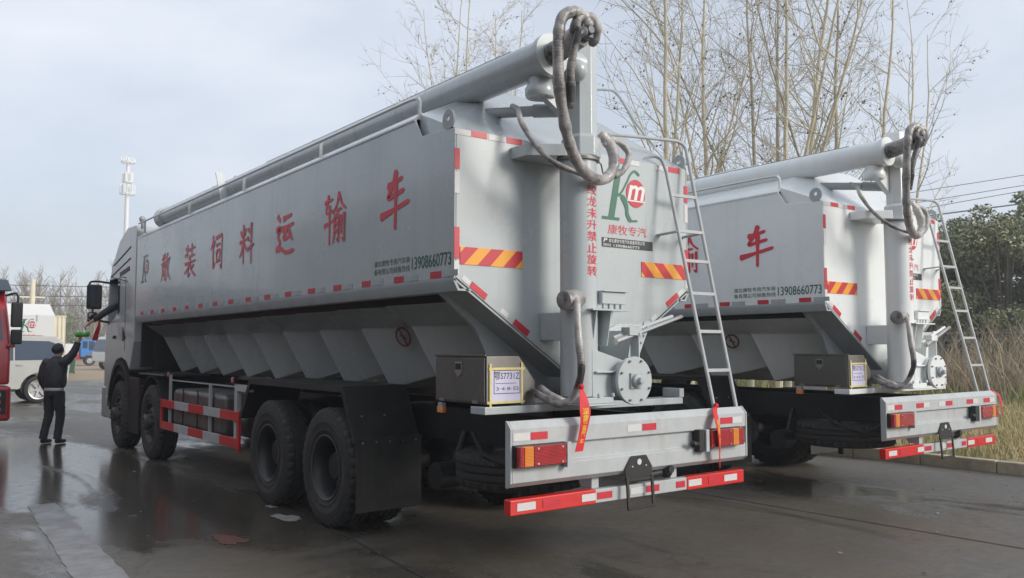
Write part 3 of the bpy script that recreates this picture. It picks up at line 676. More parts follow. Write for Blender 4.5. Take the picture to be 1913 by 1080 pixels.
for a_, b_ in ((Vector(LL[0]).lerp(Vector(LL[1]), 0.735), (0.87, -0.002, 2.58)), (Vector(LR[0]).lerp(Vector(LR[1]), 0.68), (1.17, -0.002, 2.58))):
    mb = MB(); mb.bar(a_, b_, 0.05, 0.012); mb.build('ladder_bracket', 'bumper_paint', lad)

# ---- reflectors
def refl(loc, w=0.16, h=0.05, rot=0.0, side=False, m='red_film', parent=None, name='reflector'):
    key = (w, h, side, m)
    if key not in _rc:
        mb = MB()
        if side: mb.box(-0.0015, 0.0015, -w / 2, w / 2, -h / 2, h / 2)
        else: mb.box(-w / 2, w / 2, -0.0015, 0.0015, -h / 2, h / 2)
        o = mb.build(name, m, parent or T, smooth=False); _rc[key] = o.data
    else:
        o = bpy.data.objects.new(name, _rc[key]); COL.objects.link(o); o.parent = parent or T
    o.location = loc
    if rot: o.rotation_euler = (0, rot, 0)
    return o
_rc = {}
for k in range(16):
    refl((-1.2525, 0.24 + 0.545 * k, 2.142 - 0.0035 * 0.545 * k), 0.15, 0.048, side=True)
    refl((-1.2522, 0.24 + 0.545 * k - 0.20, 2.142 - 0.0035 * 0.545 * k), 0.19, 0.046, side=True, m='paint_flange')
for x in (-1.035, -0.705, 0.415, 1.075): refl((x, -0.0025, 3.175), 0.145, 0.045)
for x in (-1.17, -0.87, 0.56, 0.92): refl((x, -0.0022, 3.173), 0.16, 0.043, m='white_film')
for s in (-1, 1):
    refl((s * 1.228, -0.0025, 2.975), 0.045, 0.15); refl((s * 1.228, -0.0025, 2.36), 0.045, 0.23)
    refl((s * 1.228, -0.0022, 2.80), 0.043, 0.16, m='white_film'); refl((s * 1.228, -0.0022, 2.18), 0.043, 0.10, m='white_film')
    for (x, z) in ((1.035, 2.02), (0.64, 1.755)): refl((s * x, -0.0025, z), 0.165, 0.05, rot=(s) * -math.atan2(0.735, 1.11))
    for (x, z) in ((1.145, 2.092), (0.80, 1.862)): refl((s * x, -0.0022, z), 0.08, 0.04, rot=(s) * -math.atan2(0.735, 1.11), m='white_film')
# hazard boards
for nm, x, mm in (('hazard_board', -0.915, 'hazard_a'), ('hazard_board', 0.94, 'hazard_b')):
    mb = MB(); mb.box(-0.285, 0.285, -0.002, 0.002, -0.064, 0.064); o = mb.build(nm, mm, T, smooth=False); o.location = (x, -0.0035, 2.27)
# ---- lettering on the side
for ch, yc, zc, w, h in (('车', 0.865, 2.785, 0.44, 0.45), ('输', 1.945, 2.76, 0.44, 0.46), ('运', 3.08, 2.752, 0.44, 0.42), ('料', 4.14, 2.745, 0.42, 0.44), ('饲', 5.13, 2.735, 0.42, 0.43), ('装', 6.15, 2.72, 0.44, 0.43), ('散', 7.24, 2.715, 0.42, 0.40)):
    glyph_obj(ch, side_map(yc + w / 2, zc - h / 2), w, h, 'text_red', T)
text_obj('13908660773', side_map(0.585, 2.203), 0.55, 0.098, 'text_dark_green', T, name='phone_number', offset=0.004)
text_obj('湖北康牧专用汽车装', side_map(1.19, 2.264), 0.575, 0.05, 'text_dark_green', T, offset=0.0)
text_obj('备有限公司销售热线', side_map(1.19, 2.197), 0.575, 0.05, 'text_dark_green', T, offset=0.0)
def km_logo(mapf, w, h):
    # green italic K with a red disc carrying a white m
    mb = MB(); lay = [0]
    def poly(pts, e): 
        mb.add([mapf(p[0] * w, p[1] * h, e) for p in pts], [tuple(range(len(pts)))])
    poly([(0.14, 0.06), (0.27, 0.06), (0.44, 0.96), (0.31, 0.96)], 0.003)
    poly([(0.24, 0.93), (0.52, 0.93), (0.53, 0.985), (0.25, 0.985)], 0.0033)
    poly([(0.0, 0.02), (0.38, 0.02), (0.39, 0.075), (0.01, 0.075)], 0.0033)
    def st(pts, w0, w1, e):
        L, R, a, z = stroke_poly(pts, w0, w1); k = len(L)
        vs = [(q.x * w, q.y * h) for q in [a] + L + R + [z]]
        mb.add([mapf(u, v, e) for u, v in vs], [(0, 1, 1 + k)] + [(1 + j, 2 + j, 2 + k + j, 1 + k + j) for j in range(k - 1)] + [(k, 2 * k + 1, 2 * k)])
    st([(0.30, 0.47), (0.44, 0.56), (0.56, 0.76), (0.64, 0.91), (0.74, 0.985), (0.83, 0.93)], 0.03, 0.055, 0.0037)
    st([(0.34, 0.50), (0.48, 0.48), (0.555, 0.36), (0.57, 0.18), (0.62, 0.05), (0.78, 0.05)], 0.05, 0.035, 0.004)
    st([(0.46, 0.47), (0.545, 0.30), (0.56, 0.16), (0.62, 0.05)], 0.10, 0.08, 0.0043)
    lg = mb.build('emblem', 'text_green', T, smooth=False, fix=False)
    mb = MB(); n = 40; mb.add([mapf((0.76 + 0.215 * math.cos(2 * math.pi * i / n)) * w, (0.565 + 0.262 * math.sin(2 * math.pi * i / n)) * h, 0.0048) for i in range(n)], [tuple(range(n))])
    mb.build('emblem_disc', 'red_film', lg, smooth=False, fix=False)
    text_obj('m', lambda u, v, e: mapf(0.565 * w + u, 0.44 * h + v, e), 0.40 * w, 0.28 * h, 'white_text', lg, name='emblem_letter', offset=0.02, shear=0.25, e=0.0056)
    mb = MB(); mb.add([mapf(x * w, z * h, 0.0056) for x, z in ((0.56, 0.41), (0.96, 0.41), (0.97, 0.435), (0.555, 0.435))], [(0, 1, 2, 3)]); mb.build('emblem_line', 'white_text', lg, smooth=False, fix=False)
km_logo(rear_map(0.20, 2.655), 0.52, 0.455)
km_logo(side_map(8.52, 2.56), 0.40, 0.42)
text_obj('康牧专汽', rear_map(0.265, 2.545), 0.46, 0.082, 'text_red', T, name='maker_name', offset=-0.002, shear=0.1)
mb = MB(); mb.box(0.198, 0.795, -0.003, -0.001, 2.434, 2.512); pl = mb.build('maker_plate', 'text_black', T, smooth=False)
text_obj('湖北康牧专用汽车装备有限公司', rear_map(0.275, 2.474), 0.42, 0.032, 'white_text', pl, name='lettering', e=0.0042, offset=0.0)
text_obj('销售热线', rear_map(0.21, 2.440), 0.09, 0.024, 'white_text', pl, name='lettering', e=0.0042, offset=0.0)
text_obj('13908660773', rear_map(0.33, 2.440), 0.30, 0.022, 'white_text', pl, name='lettering', e=0.0042, offset=0.0)
text_obj('P', rear_map(0.213, 2.474), 0.045, 0.034, 'white_text', pl, name='lettering', e=0.0042, shear=0.2)
for i, ch in enumerate('绞龙未升禁止旋转'):
    def cmap(u, v, e, i=i): 
        a = (u - 0.05) / CR + rad(6); return (CX + (CR + e) * math.sin(a), CY - (CR + e) * math.cos(a), 2.735 - 0.086 * i + v)
    text_obj(ch, cmap, 0.10, 0.074, 'text_red', T, name='warning_character', offset=0.008, wrap=6)
# ---- toolbox at the left rear
mb = MB(); mb.prism([(-1.062, 1.20), (-1.062, 1.545), (-0.767, 1.545), (-0.618, 1.36), (-0.618, 1.20)][::-1], 'y', -0.14, 0.53)
tb = mb.build('toolbox', 'steel', T, bevel=0.006)
mb = MB(); mb.box(-1.072, -1.064, -0.125, 0.515, 1.215, 1.53); mb.box(-1.078, -1.066, -0.145, 0.535, 1.545, 1.556); mb.build('toolbox_door', 'steel', tb, bevel=0.003)
mb = MB(); mb.prism([(0.155, 1.50), (0.245, 1.50), (0.245, 1.42), (0.20, 1.385), (0.155, 1.42)], 'x', -1.078, -1.072); mb.build('toolbox_latch', 'steel_bright', tb, bevel=0.002)
mb = MB(); mb.box(-1.081, -1.0785, 0.165, 0.235, 1.445, 1.49); mb.build('latch_plate', 'text_black', tb)
mb = MB()
for y in (-0.02, 0.42): mb.box(-1.082, -1.07, y - 0.03, y + 0.03, 1.205, 1.225)
mb.build_each('hinge', 'steel_bright', tb)
mb = MB(); mb.box(-1.03, -0.745, -0.1445, -0.1425, 1.215, 1.455); pp = mb.build('paper_plate', 'paper', T, smooth=False)
text_obj('鄂S7731Z', rear_map(-0.995, 1.375, -0.1445), 0.225, 0.058, 'text_black', pp, name='plate_number', e=0.001, offset=0.004)
mb = MB()
for (x0, x1, z0, z1) in ((-1.0, -0.763, 1.44, 1.444), (-1.0, -0.763, 1.275, 1.279), (-1.0, -0.996, 1.279, 1.44), (-0.767, -0.763, 1.279, 1.44), (-0.985, -0.80, 1.348, 1.351)): mb.box(x0, x1, -0.1465, -0.1447, z0, z1)
mb.build('plate_border', 'text_black', pp, smooth=False)
text_obj('3·4·8·日', rear_map(-0.98, 1.297, -0.1445), 0.20, 0.028, 'text_black', pp, name='plate_date', e=0.001, offset=0)
mb = MB()
for (x0, x1, z0, z1, e) in ((-1.045, -0.725, 1.445, 1.463, 0), (-1.06, -0.72, 1.205, 1.223, 0), (-1.04, -1.022, 1.185, 1.49, .0008), (-0.756, -0.738, 1.195, 1.50, .0008)): mb.box(x0, x1, -0.148 - e, -0.1462 - e, z0, z1)
mb.build_each('tape', 'tape', pp, smooth=False)
mb = MB(); mb.box(-1.09, 0.98, -0.16, 0.02, 1.13, 1.185); mb.box(0.93, 0.99, -0.165, 0.03, 1.185, 1.26); mb.build('cross_member', 'paint', T, bevel=0.006)
def marker_lamp(loc):
    mb = MB(); mb.box(-0.02, 0.015, -0.04, 0.04, -0.035, 0.015); o = mb.build('marker_lamp', 'amber_lens', T, bevel=0.006); o.location = loc
    mb = MB(); mb.box(-0.016, 0.016, -0.03, 0.03, 0.0155, 0.045); mb.build('lamp_base', 'paint_flange', o)
marker_lamp((-1.045, 0.47, 1.145))
# ---- tail beam, lamps, underrun bar
mb = MB()
pr = [(-0.56, 1.12), (-0.587, 1.122), (-0.629, 1.071), (-0.629, 0.963), (-0.60, 0.95), (-0.60, 0.84), (-0.629, 0.826), (-0.629, 0.722), (-0.590, 0.690), (-0.56, 0.69)]
mb.prism(pr, 'x', -1.203, 1.203); 
mb.build('tail_beam', 'bumper_paint', T, bevel=0.004)
for s in (-1, 1):
    mb = MB(); mb.prism([(-0.575, 1.125), (-0.588, 1.125), (-0.632, 1.073), (-0.632, 0.72), (-0.590, 0.687), (-0.575, 0.687)], 'x', s * 1.206, s * 1.222); mb.build('beam_end', 'bumper_paint', T, bevel=0.004)
for x, xw, ww in ((-0.978, -1.127, 0.14), (0.075, -0.084, 0.14), (0.96, 1.10, 0.12)): refl((x, -0.6305, 1.02), 0.145, 0.05); refl((xw, -0.6302, 1.02), ww, 0.05, m='white_film')
def tail_lamp(s):
    x0, x1 = (-1.20, -0.79) if s < 0 else (0.69, 1.10)
    mb = MB(); mb.box(x0 - 0.006, x1 + 0.006, -0.655, -0.600, 0.822, 0.968); o = mb.build('tail_lamp', 'black_paint', T, bevel=0.006)
    def lens(a, b, m, nm='lens'):
        q = MB(); q.box(a, b, -0.70, -0.653, 0.828, 0.962); l = q.build(nm, m, o, bevel=0.008)
    if s < 0: lens(-1.195, -1.1545, 'red_lens'); lens(-1.154, -1.076, 'amber_lens'); lens(-1.0755, -0.795, 'red_lens')
    else: lens(1.0375, 1.095, 'red_lens'); lens(0.962, 1.037, 'amber_lens'); lens(0.695, 0.9615, 'red_lens')
    mb = MB(); xb = -0.745 if s < 0 else 0.645
    mb.box(min(xb, xb - s * -0.035), max(xb, xb - s * -0.035), -0.69, -0.602, 0.80, 0.97); mb.build('lamp_bracket', 'bumper_paint', o)
    mb = MB()
    for x in ((-1.04, -0.83) if s < 0 else (0.93, 0.73)):
        for z in (0.845, 0.945): mb.cyl((x, -0.703, z), (x, -0.698, z), 0.007, n=8)
    mb.build_each('lens_screw', 'steel_bright', o)
tail_lamp(-1); tail_lamp(1)
mb = MB(); mb.box(0.575, 0.635, -0.68, -0.602, 0.80, 0.97); mb.tube([(0.59, -0.66, 0.865), (0.535, -0.67, 0.865)], 0.018, 10); mb.sphere((0.52, -0.67, 0.865), 0.028); mb.build('reversing_lamp', 'black_paint', T, bevel=0.005)
mb = MB(); mb.box(-1.2, 1.2, -0.60, -0.54, 0.510, 0.607); ub = mb.build('underrun_bar', 'bumper_paint', T, bevel=0.008)
for x0, x1 in ((-1.205, -0.44), (0.51, 1.205)):
    mb = MB(); mb.box(x0, x1, -0.606, -0.535, 0.506, 0.611); mb.build('bar_sleeve', 'red_paint', ub, bevel=0.010)
for x, w, m in ((-0.355, 0.145, 'red_film'), (0.135, 0.14, 'red_film'), (0.44, 0.10, 'red_film'), (-0.025, 0.15, 'white_film')): refl((x, -0.6018, 0.56), w, 0.048, m=m, parent=ub)
for x, w, m in ((-1.07, 0.155, 'white_film'), (-0.515, 0.13, 'white_film'), (0.60, 0.15, 'white_film'), (1.03, 0.16, 'white_film'), (-0.85, 0.16, 'red_film'), (0.82, 0.12, 'red_film')): refl((x, -0.6078, 0.56), w, 0.05, m=m, parent=ub)
for x in (-0.40, 0.42):
    mb = MB(); mb.prism([(-0.55, 0.607), (-0.43, 0.607), (-0.36, 0.74), (-0.55, 0.74)], 'x', x - 0.035, x + 0.035); mb.build('bar_post', 'bumper_paint', ub, bevel=0.004)
# licence plate bracket hanging on the beam
mb = MB(); mb.prism([(-0.19, 0.655), (0.085, 0.655), (0.085, 0.735), (0.025, 0.82), (-0.125, 0.82), (-0.19, 0.735)], 'y', -0.645, -0.637)
mb.bar((-0.18, -0.65, 0.67), (-0.18, -0.665, 0.45), 0.024, 0.014); mb.bar((0.075, -0.65, 0.67), (0.075, -0.665, 0.45), 0.024, 0.014); mb.bar((-0.19, -0.665, 0.452), (0.085, -0.665, 0.452), 0.016, 0.024)
mb.bar((-0.19, -0.648, 0.652), (0.085, -0.648, 0.652), 0.014, 0.022)
pb = mb.build('plate_bracket', 'black_paint', T, bevel=0.002)
mb = MB(); mb.lathe([(0.0005, -0.648), (0.022, -0.648), (0.022, -0.6455)], (-0.05, 0, 0.775), (0, 1, 0), 20)
for x in (-0.12, 0.02): mb.lathe([(0.0005, -0.648), (0.006, -0.648), (0.006, -0.6455)], (x, 0, 0.745), (0, 1, 0), 10)
mb.build_each('bracket_hole', 'white_film', pb)
mb = MB(); mb.tube([(0.10, -0.57, 0.655), (0.28, -0.57, 0.665)], 0.028, 12); mb.sphere((0.30, -0.585, 0.67), 0.05); mb.cyl((0.30, -0.64, 0.69), (0.30, -0.53, 0.69), 0.03, n=12); mb.build('tow_coupling', 'black_paint', T)
# ---- chassis
mb = MB()
for s in (-1, 1): mb.box(s * 0.43 - 0.04, s * 0.43 + 0.04, -0.52, 10.5, 0.80, 1.08)
for y in (-0.3, 0.9, 2.78, 4.4, 6.2, 7.2, 8.8): mb.box(-0.43, 0.43, y - 0.05, y + 0.05, 0.86, 1.03)
mb.build('chassis_frame', 'black_paint', T)
mb = MB()
for y in (2.104, 3.457): 
    mb.cyl((-0.95, y, WR), (0.95, y, WR), 0.085, n=16); mb.sphere((0, y, WR), 0.24, sc=(0.8, 1.1, 0.9))
for y in (7.95, 9.82): mb.cyl((-0.9, y, WR - 0.03), (0.9, y, WR - 0.03), 0.06, n=12)
for s in (-1, 1):
    for k in range(6): mb.obox((s * 0.47, 2.78, 0.86 - 0.03 * k), (0.045, 0, 0), (0, 0.75 - 0.1 * k, 0), (0, 0, 0.012))
mb.build_each('axle', 'black_paint', T)
mb = MB(); mb.cyl((-0.35, 0.42, 0.40), (-0.35, 0.42, 1.0), 0.03); mb.build('spare_carrier', 'black_paint', T)
mb = MB(); mb.cyl((-0.80, 0.95, 0.55), (-0.60, 0.95, 0.55), 0.11, n=18); mb.tube([(-0.62, 0.95, 0.6), (-0.5, 0.95, 0.9)], 0.03, 8); mb.tube([(-0.8, 0.4, 0.95), (-0.85, 0.2, 0.8), (-0.7, -0.1, 0.7), (-0.6, -0.4, 0.9)], 0.02, 8); mb.build_each('air_tank', 'black_paint', T)
# ---- wheels
def tyre_bm(wd, rim_r=0.28):
    R = WR; h = wd / 2
    mb = MB()
    prof = [(rim_r, -h * 0.78), (rim_r + 0.012, -h * 0.86), (rim_r + 0.05, -h * 0.95), (rim_r + 0.054, -h * 0.98), (rim_r + 0.062, -h * 0.98), (rim_r + 0.066, -h * 0.965), (R - 0.135, -h * 0.995), (R - 0.13, -h * 1.015), (R - 0.122, -h * 1.015), (R - 0.115, -h), (R - 0.085, -h * 0.985), (R - 0.08, -h * 0.955), (R - 0.05, -h * 0.93), (R - 0.022, -h * 0.88), (R, -h * 0.76)]
    g = []
    for c in (-0.42, 0.0, 0.42): g += [(R, h * c - 0.011), (R - 0.016, h * c - 0.007), (R - 0.016, h * c + 0.007), (R, h * c + 0.011)]
    prof = prof + g + [(r, -x) for (r, x) in prof[::-1]]
    N = 108; mb.lathe(prof, (0, 0, 0), (1, 0, 0), N, close=True)
    for sd in (-1, 1):
        for k in range(28):
            if k % 7 in (5, 6): continue
            a = 2 * math.pi * k / 28; rr = R - 0.19 + 0.09 * 0; c = Vector((sd * (h * 0.985), rr * math.cos(a), rr * math.sin(a))); e = Vector((0, -math.sin(a), math.cos(a))); q = Vector((0, math.cos(a), math.sin(a)))
            mb.obox(c, Vector((0.0022, 0, 0)), e * (0.012 if k % 3 else 0.007), q * 0.013)
    # shoulder lugs
    k = len(prof); vs = mb.v
    for i, (r, x) in enumerate(prof):
        if r > R - 0.051 and abs(x) > h * 0.7:
            for j in range(N):
                if j % 3 == 0:
                    v = Vector(vs[i * N + j]); s = 0.955 if r > R - 0.01 else 0.968; vs[i * N + j] = (v.x, v.y * s, v.z * s)
    return mb
_tyre = {}
def tyre(loc, wd, parent, name='wheel', rot=None):
    if wd not in _tyre: o = tyre_bm(wd).build(name, 'rubber', parent, angle=28); _tyre[wd] = o.data
    else: o = bpy.data.objects.new(name, _tyre[wd]); COL.objects.link(o); o.parent = parent
    o.location = loc
    if rot: o.rotation_euler = rot
    return o
_rim = {}
def rim(kind, parent, flip=1):
    if kind not in _rim:
        mb = MB()
        if kind == 'deep':    # outer wheel of a twin: deep dish
            mb.lathe([(0.286, -0.115), (0.292, -0.128), (0.278, -0.130), (0.262, -0.112), (0.245, -0.05), (0.24, 0.05), (0.16, 0.075), (0.15, 0.06), (0.14, -0.01), (0.11, -0.05), (0.001, -0.055), (0.001, 0.1), (0.286, 0.1)], (0, 0, 0), (1, 0, 0), 48, close=True)
            for k in range(10):
                a = 2 * math.pi * k / 10; mb.cyl((0.075, 0.195 * math.cos(a), 0.195 * math.sin(a)), (0.035, 0.195 * math.cos(a), 0.195 * math.sin(a)), 0.016, n=6)
        else:                 # steered wheel: hub proud, ten nuts
            mb.lathe([(0.286, 0.10), (0.292, -0.128), (0.276, -0.128), (0.262, -0.10), (0.25, -0.06), (0.21, -0.10), (0.17, -0.125), (0.12, -0.125), (0.115, -0.20), (0.09, -0.225), (0.001, -0.225), (0.001, 0.1)], (0, 0, 0), (1, 0, 0), 48, close=True)
            for k in range(10):
                a = 2 * math.pi * k / 10; mb.cyl((-0.12, 0.165 * math.cos(a), 0.165 * math.sin(a)), (-0.165, 0.165 * math.cos(a), 0.165 * math.sin(a)), 0.018, n=6)
            for k in range(6):
                a = 2 * math.pi * k / 6; mb.cyl((-0.22, 0.07 * math.cos(a), 0.07 * math.sin(a)), (-0.238, 0.07 * math.cos(a), 0.07 * math.sin(a)), 0.012, n=6)
        o = mb.build('rim', 'rim' if kind == 'deep' else 'hub', parent); _rim[kind] = o.data
        o0 = o
    else:
        o0 = bpy.data.objects.new('rim', _rim[kind]); COL.objects.link(o0); o0.parent = parent
    if flip < 0: o0.rotation_euler = (0, 0, math.pi)
    if 'edge' not in _rim:
        mb = MB(); mb.lathe([(0.284, -0.13), (0.293, -0.131), (0.294, -0.137), (0.285, -0.139), (0.279, -0.135)], (0, 0, 0), (1, 0, 0), 48, close=True); q = mb.build('rim_lip', 'rim_edge', parent); _rim['edge'] = q.data
    else:
        q = bpy.data.objects.new('rim_lip', _rim['edge']); COL.objects.link(q); q.parent = parent
    if flip < 0: q.rotation_euler = (0, 0, math.pi)
for y in (2.104, 3.457):
    for s in (-1, 1):
        t = tyre((s * 1.10, y, WR), 0.29, T); rim('deep', t, -s)
        tyre((s * 0.76, y, WR), 0.29, T)
for y in (7.95, 9.82):
    for s in (-1, 1):
        t = tyre((s * 1.085, y, WR), 0.30, T); rim('front', t, -s)
sp = tyre((-0.35, 0.36, 0.655), 0.28, T, name='spare_wheel', rot=(0, math.pi / 2, 0)); rim('deep', sp, -1)
# ---- mudguards and flaps
def rear_fender(s):
    mb = MB(); x0, x1 = s * 1.25, s * 0.62; a, b = min(x0, x1), max(x0, x1)
    out = [(4.27, 0.83), (3.98, 1.262), (1.74, 1.262), (1.49, 0.80), (1.485, 0.52)]; th = 0.012
    for i in range(len(out) - 1):
        p, q = Vector((0, *out[i])), Vector((0, *out[i + 1])); xm = (a + b) / 2
        mb.bar(Vector((xm, p.y, p.z)), Vector((xm, q.y, q.z)), b - a, th, up=(0, 0.3, 1) if i != 3 else (0, 1, 0))
    # outer lip
    lip = out[:4]; inn = [(4.20, 0.83), (3.945, 1.215), (1.775, 1.215), (1.53, 0.79)]
    poly = lip + inn[::-1]
    mb.add([(s * 1.252, *p) for p in lip] + [(s * 1.252, *p) for p in inn] + [(s * 1.243, *p) for p in lip] + [(s * 1.243, *p) for p in inn],
           [(i, i + 1, 5 + i, 4 + i) for i in range(3)] + [(8 + i, 12 + i, 13 + i, 9 + i) for i in range(3)] + [(i, 8 + i, 9 + i, i + 1) for i in range(3)] + [(4 + i, 5 + i, 13 + i, 12 + i) for i in range(3)])
    f = mb.build('mudguard', 'black_paint', T, smooth=False)
    mb = MB(); mb.box(a, b, 1.462, 1.476, 0.22, 0.84); fl = mb.build('mud_flap', 'flap', f)
    mb = MB()
    for x in np.linspace(0.68, 1.2, 5):
        mb.cyl((s * x, 1.455, 0.80), (s * x, 1.462, 0.80), 0.009, n=8)
    for x in (0.95, 1.17): mb.cyl((s * x, 1.53, 1.02), (s * x, 1.545, 1.02), 0.009, n=8)
    mb.build_each('rivet', 'steel_bright', f)
rear_fender(-1); rear_fender(1)
def front_fender(yc, s):
    mb = MB(); x0, x1 = (-1.22, -0.72) if s < 0 else (0.72, 1.22); R = 0.66; n = 14; vs = []; fs = []
    for k in range(n + 1):
        a = math.pi * (0.02 + 0.96 * k / n)
        for (x, r) in ((x0, R), (x1, R), (x1, R - 0.02), (x0, R - 0.02)): vs.append((x, yc + r * math.cos(a) * 0.98, WR + r * math.sin(a) * 1.02))
    for k in range(n):
        for j in range(4): fs.append((k * 4 + j, k * 4 + (j + 1) % 4, k * 4 + 4 + (j + 1) % 4, k * 4 + 4 + j))
    fs += [(0, 1, 2, 3), (4 * n + 3, 4 * n + 2, 4 * n + 1, 4 * n)]
    mb.add(vs, fs); return mb.build('front_mudguard', 'black_paint', T)
for s in (-1, 1): front_fender(7.95, s); front_fender(9.82, s)
mb = MB(); mb.box(-1.2, -0.55, 8.62, 9.12, 0.40, 1.02); mb.box(-1.23, -0.6, 7.30, 8.60, 1.20, 1.23); mb.box(-1.22, -1.2, 8.6, 9.2, 0.30, 1.15); mb.box(-0.9, 0.9, 8.95, 9.05, 0.9, 2.6); mb.box(-1.1, 1.1, 9.0, 9.05, 1.3, 2.9); mb.build_each('side_locker', 'black_paint', T, bevel=0.015)
mb = MB(); mb.box(-1.18, -0.6, 5.0, 7.0, 0.55, 1.05); mb.cyl((-0.95, 4.55, 0.72), (-0.95, 4.95, 0.72), 0.16, n=20); mb.build('fuel_tank', 'steel', T, bevel=0.07, seg=4)
mb = MB()
for k in range(3): mb.box(-1.187, -1.18, 5.3 + 0.6 * k, 5.34 + 0.6 * k, 0.54, 1.06)
mb.build_each('tank_strap', 'black_paint', T)
# ---- side guard
mb = MB(); mb.box(-1.255, -1.225, 7.27, 7.31, 0.50, 0.90, 0); mb.box(-1.256, -1.224, 4.26, 4.30, 0.46, 0.905, 0)
for z0, z1 in ((0.79, 0.895), (0.495, 0.60)):
    for k in range(5): mb.box(-1.25, -1.225, 7.27 - 0.5945 * (k + 1), 7.27 - 0.5945 * k, z0, z1, 0 if k % 2 == 0 else 1)
sg = mb.build('side_guard', ['red_paint', 'bumper_paint'], T, bevel=0.004)
mb = MB(); mb.box(-1.222, -1.19, 7.0, 7.03, 0.5, 1.24); mb.box(-1.222, -1.19, 5.35, 5.38, 0.5, 1.16); mb.box(-1.222, -1.17, 4.42, 4.50, 0.5, 1.12); mb.box(-1.222, -1.17, 4.05, 4.50, 1.12, 1.19); mb.box(-1.2, -1.19, 4.5, 7.0, 1.155, 1.17)
mb.build_each('guard_post', 'bumper_paint', sg)
for y in (7.05, 4.55):
    mb = MB(); mb.obox((0, 0, 0), (0.012, 0, 0), (0, 0.03, 0), (0, 0, 0.03)); q = mb.build('side_lamp', 'red_lens', T, bevel=0.006); q.location = (-1.225, y, 1.24)
# ---- cab
CABP = [(9.12, 1.50), (9.02, 1.70), (9.02, 3.42), (9.12, 3.52), (9.60, 3.53), (10.10, 3.365), (10.50, 3.04), (10.78, 2.66), (10.90, 2.05), (10.93, 1.32), (10.88, 0.55), (10.55, 0.48), (10.50, 0.95), (10.38, 1.22), (10.1, 1.40), (9.75, 1.44), (9.45, 1.38), (9.25, 1.25)]
mb = MB(); mb.prism(CABP, 'x', -1.21, 1.21)
cab = mb.build('cab', 'cab_paint', T, smooth=False)
WINP = [(10.70, 2.74), (10.09, 2.735), (10.05, 2.22), (10.30, 2.10), (10.74, 1.98), (10.76, 2.3)]
mb = MB(); mb.prism(WINP, 'x', -1.5, 1.0)
mb.prism([(9.4, 1.7), (10.6, 1.7), (10.6, 2.7), (9.4, 2.7)], 'x', -0.95, 0.95)
cut = mb.build('cut', 'black_paint', None, smooth=False)
bo = cab.modifiers.new('b', 'BOOLEAN'); bo.object = cut; bo.operation = 'DIFFERENCE'; bo.solver = 'EXACT'
dg = bpy.context.evaluated_depsgraph_get(); me2 = bpy.data.meshes.new_from_object(cab.evaluated_get(dg)); cab.modifiers.clear(); cab.data = me2; bpy.data.objects.remove(cut)
bv = cab.modifiers.new('bevel', 'BEVEL'); bv.width = 0.025; bv.segments = 2; bv.limit_method = 'ANGLE'; bv.angle_limit = rad(32)
mb = MB(); mb.prism([(10.10, 2.76), (10.0, 2.76), (9.96, 2.2), (10.06, 2.14)], 'x', -1.216, -1.211); mb.build('quarter_window', 'glass_dark', cab, smooth=False)
mb = MB(); mb.add([(-1.05, 10.905, 2.05), (1.05, 10.905, 2.05), (1.0, 10.80, 2.66), (-1.0, 10.80, 2.66)], [(0, 1, 2, 3)]); mb.build('windscreen', 'glass_dark', cab, smooth=False)
mb = MB()
for (y0, z0, y1, z1) in ((9.35, 3.20, 10.45, 2.98), (9.35, 3.02, 10.62, 2.80)): mb.bar((-1.213, y0, z0), (-1.213, y1, z1), 0.008, 0.022)
mb.bar((-1.213, 9.4, 2.86), (-1.213, 10.0, 2.80), 0.006, 0.07); mb.bar((-1.213, 9.5, 2.66), (-1.213, 10.65, 2.80), 0.008, 0.014)
mb.prism([(9.95, 2.75), (9.62, 2.72), (9.58, 1.55), (9.57, 1.55), (9.61, 2.735), (9.95, 2.765)], 'x', -1.214, -1.2105)
mb.prism([(9.75, 1.95), (9.50, 1.75), (9.72, 1.70)], 'x', -1.214, -1.2105)
mb.build('trim_line', 'black_paint', cab)
mb = MB(); mb.box(-1.235, -1.212, 10.18, 10.30, 1.745, 1.80); mb.build('door_handle', 'black_paint', cab, bevel=0.008)
mb = MB(); vs = []
for k in range(13):
    a = math.pi * (0.03 + 0.94 * k / 12)
    for (x, r) in ((-1.235, 0.66), (-1.235, 0.72), (-1.18, 0.72), (-1.18, 0.66)): vs.append((x, 9.82 + r * math.cos(a), 0.55 + 1.18 * r * math.sin(a)))
fs = [(k * 4 + j, k * 4 + (j + 1) % 4, k * 4 + 4 + (j + 1) % 4, k * 4 + 4 + j) for k in range(12) for j in range(4)] + [(0, 1, 2, 3), (51, 50, 49, 48)]
mb.add(vs, fs); mb.build('wheel_arch', 'black_paint', cab)
mb = MB(); mb.box(-1.235, 1.235, 10.72, 10.97, 0.42, 0.95); mb.box(-1.23, -1.05, 10.45, 10.72, 0.42, 0.80); mb.build('front_bumper', 'cab_paint', cab, bevel=0.04)
mb = MB(); mb.prism([(10.6, 2.72), (10.98, 2.60), (11.02, 2.68), (10.72, 2.86)], 'x', -1.15, 1.15); mb.build('sun_visor', 'slate_plastic', cab, bevel=0.01)
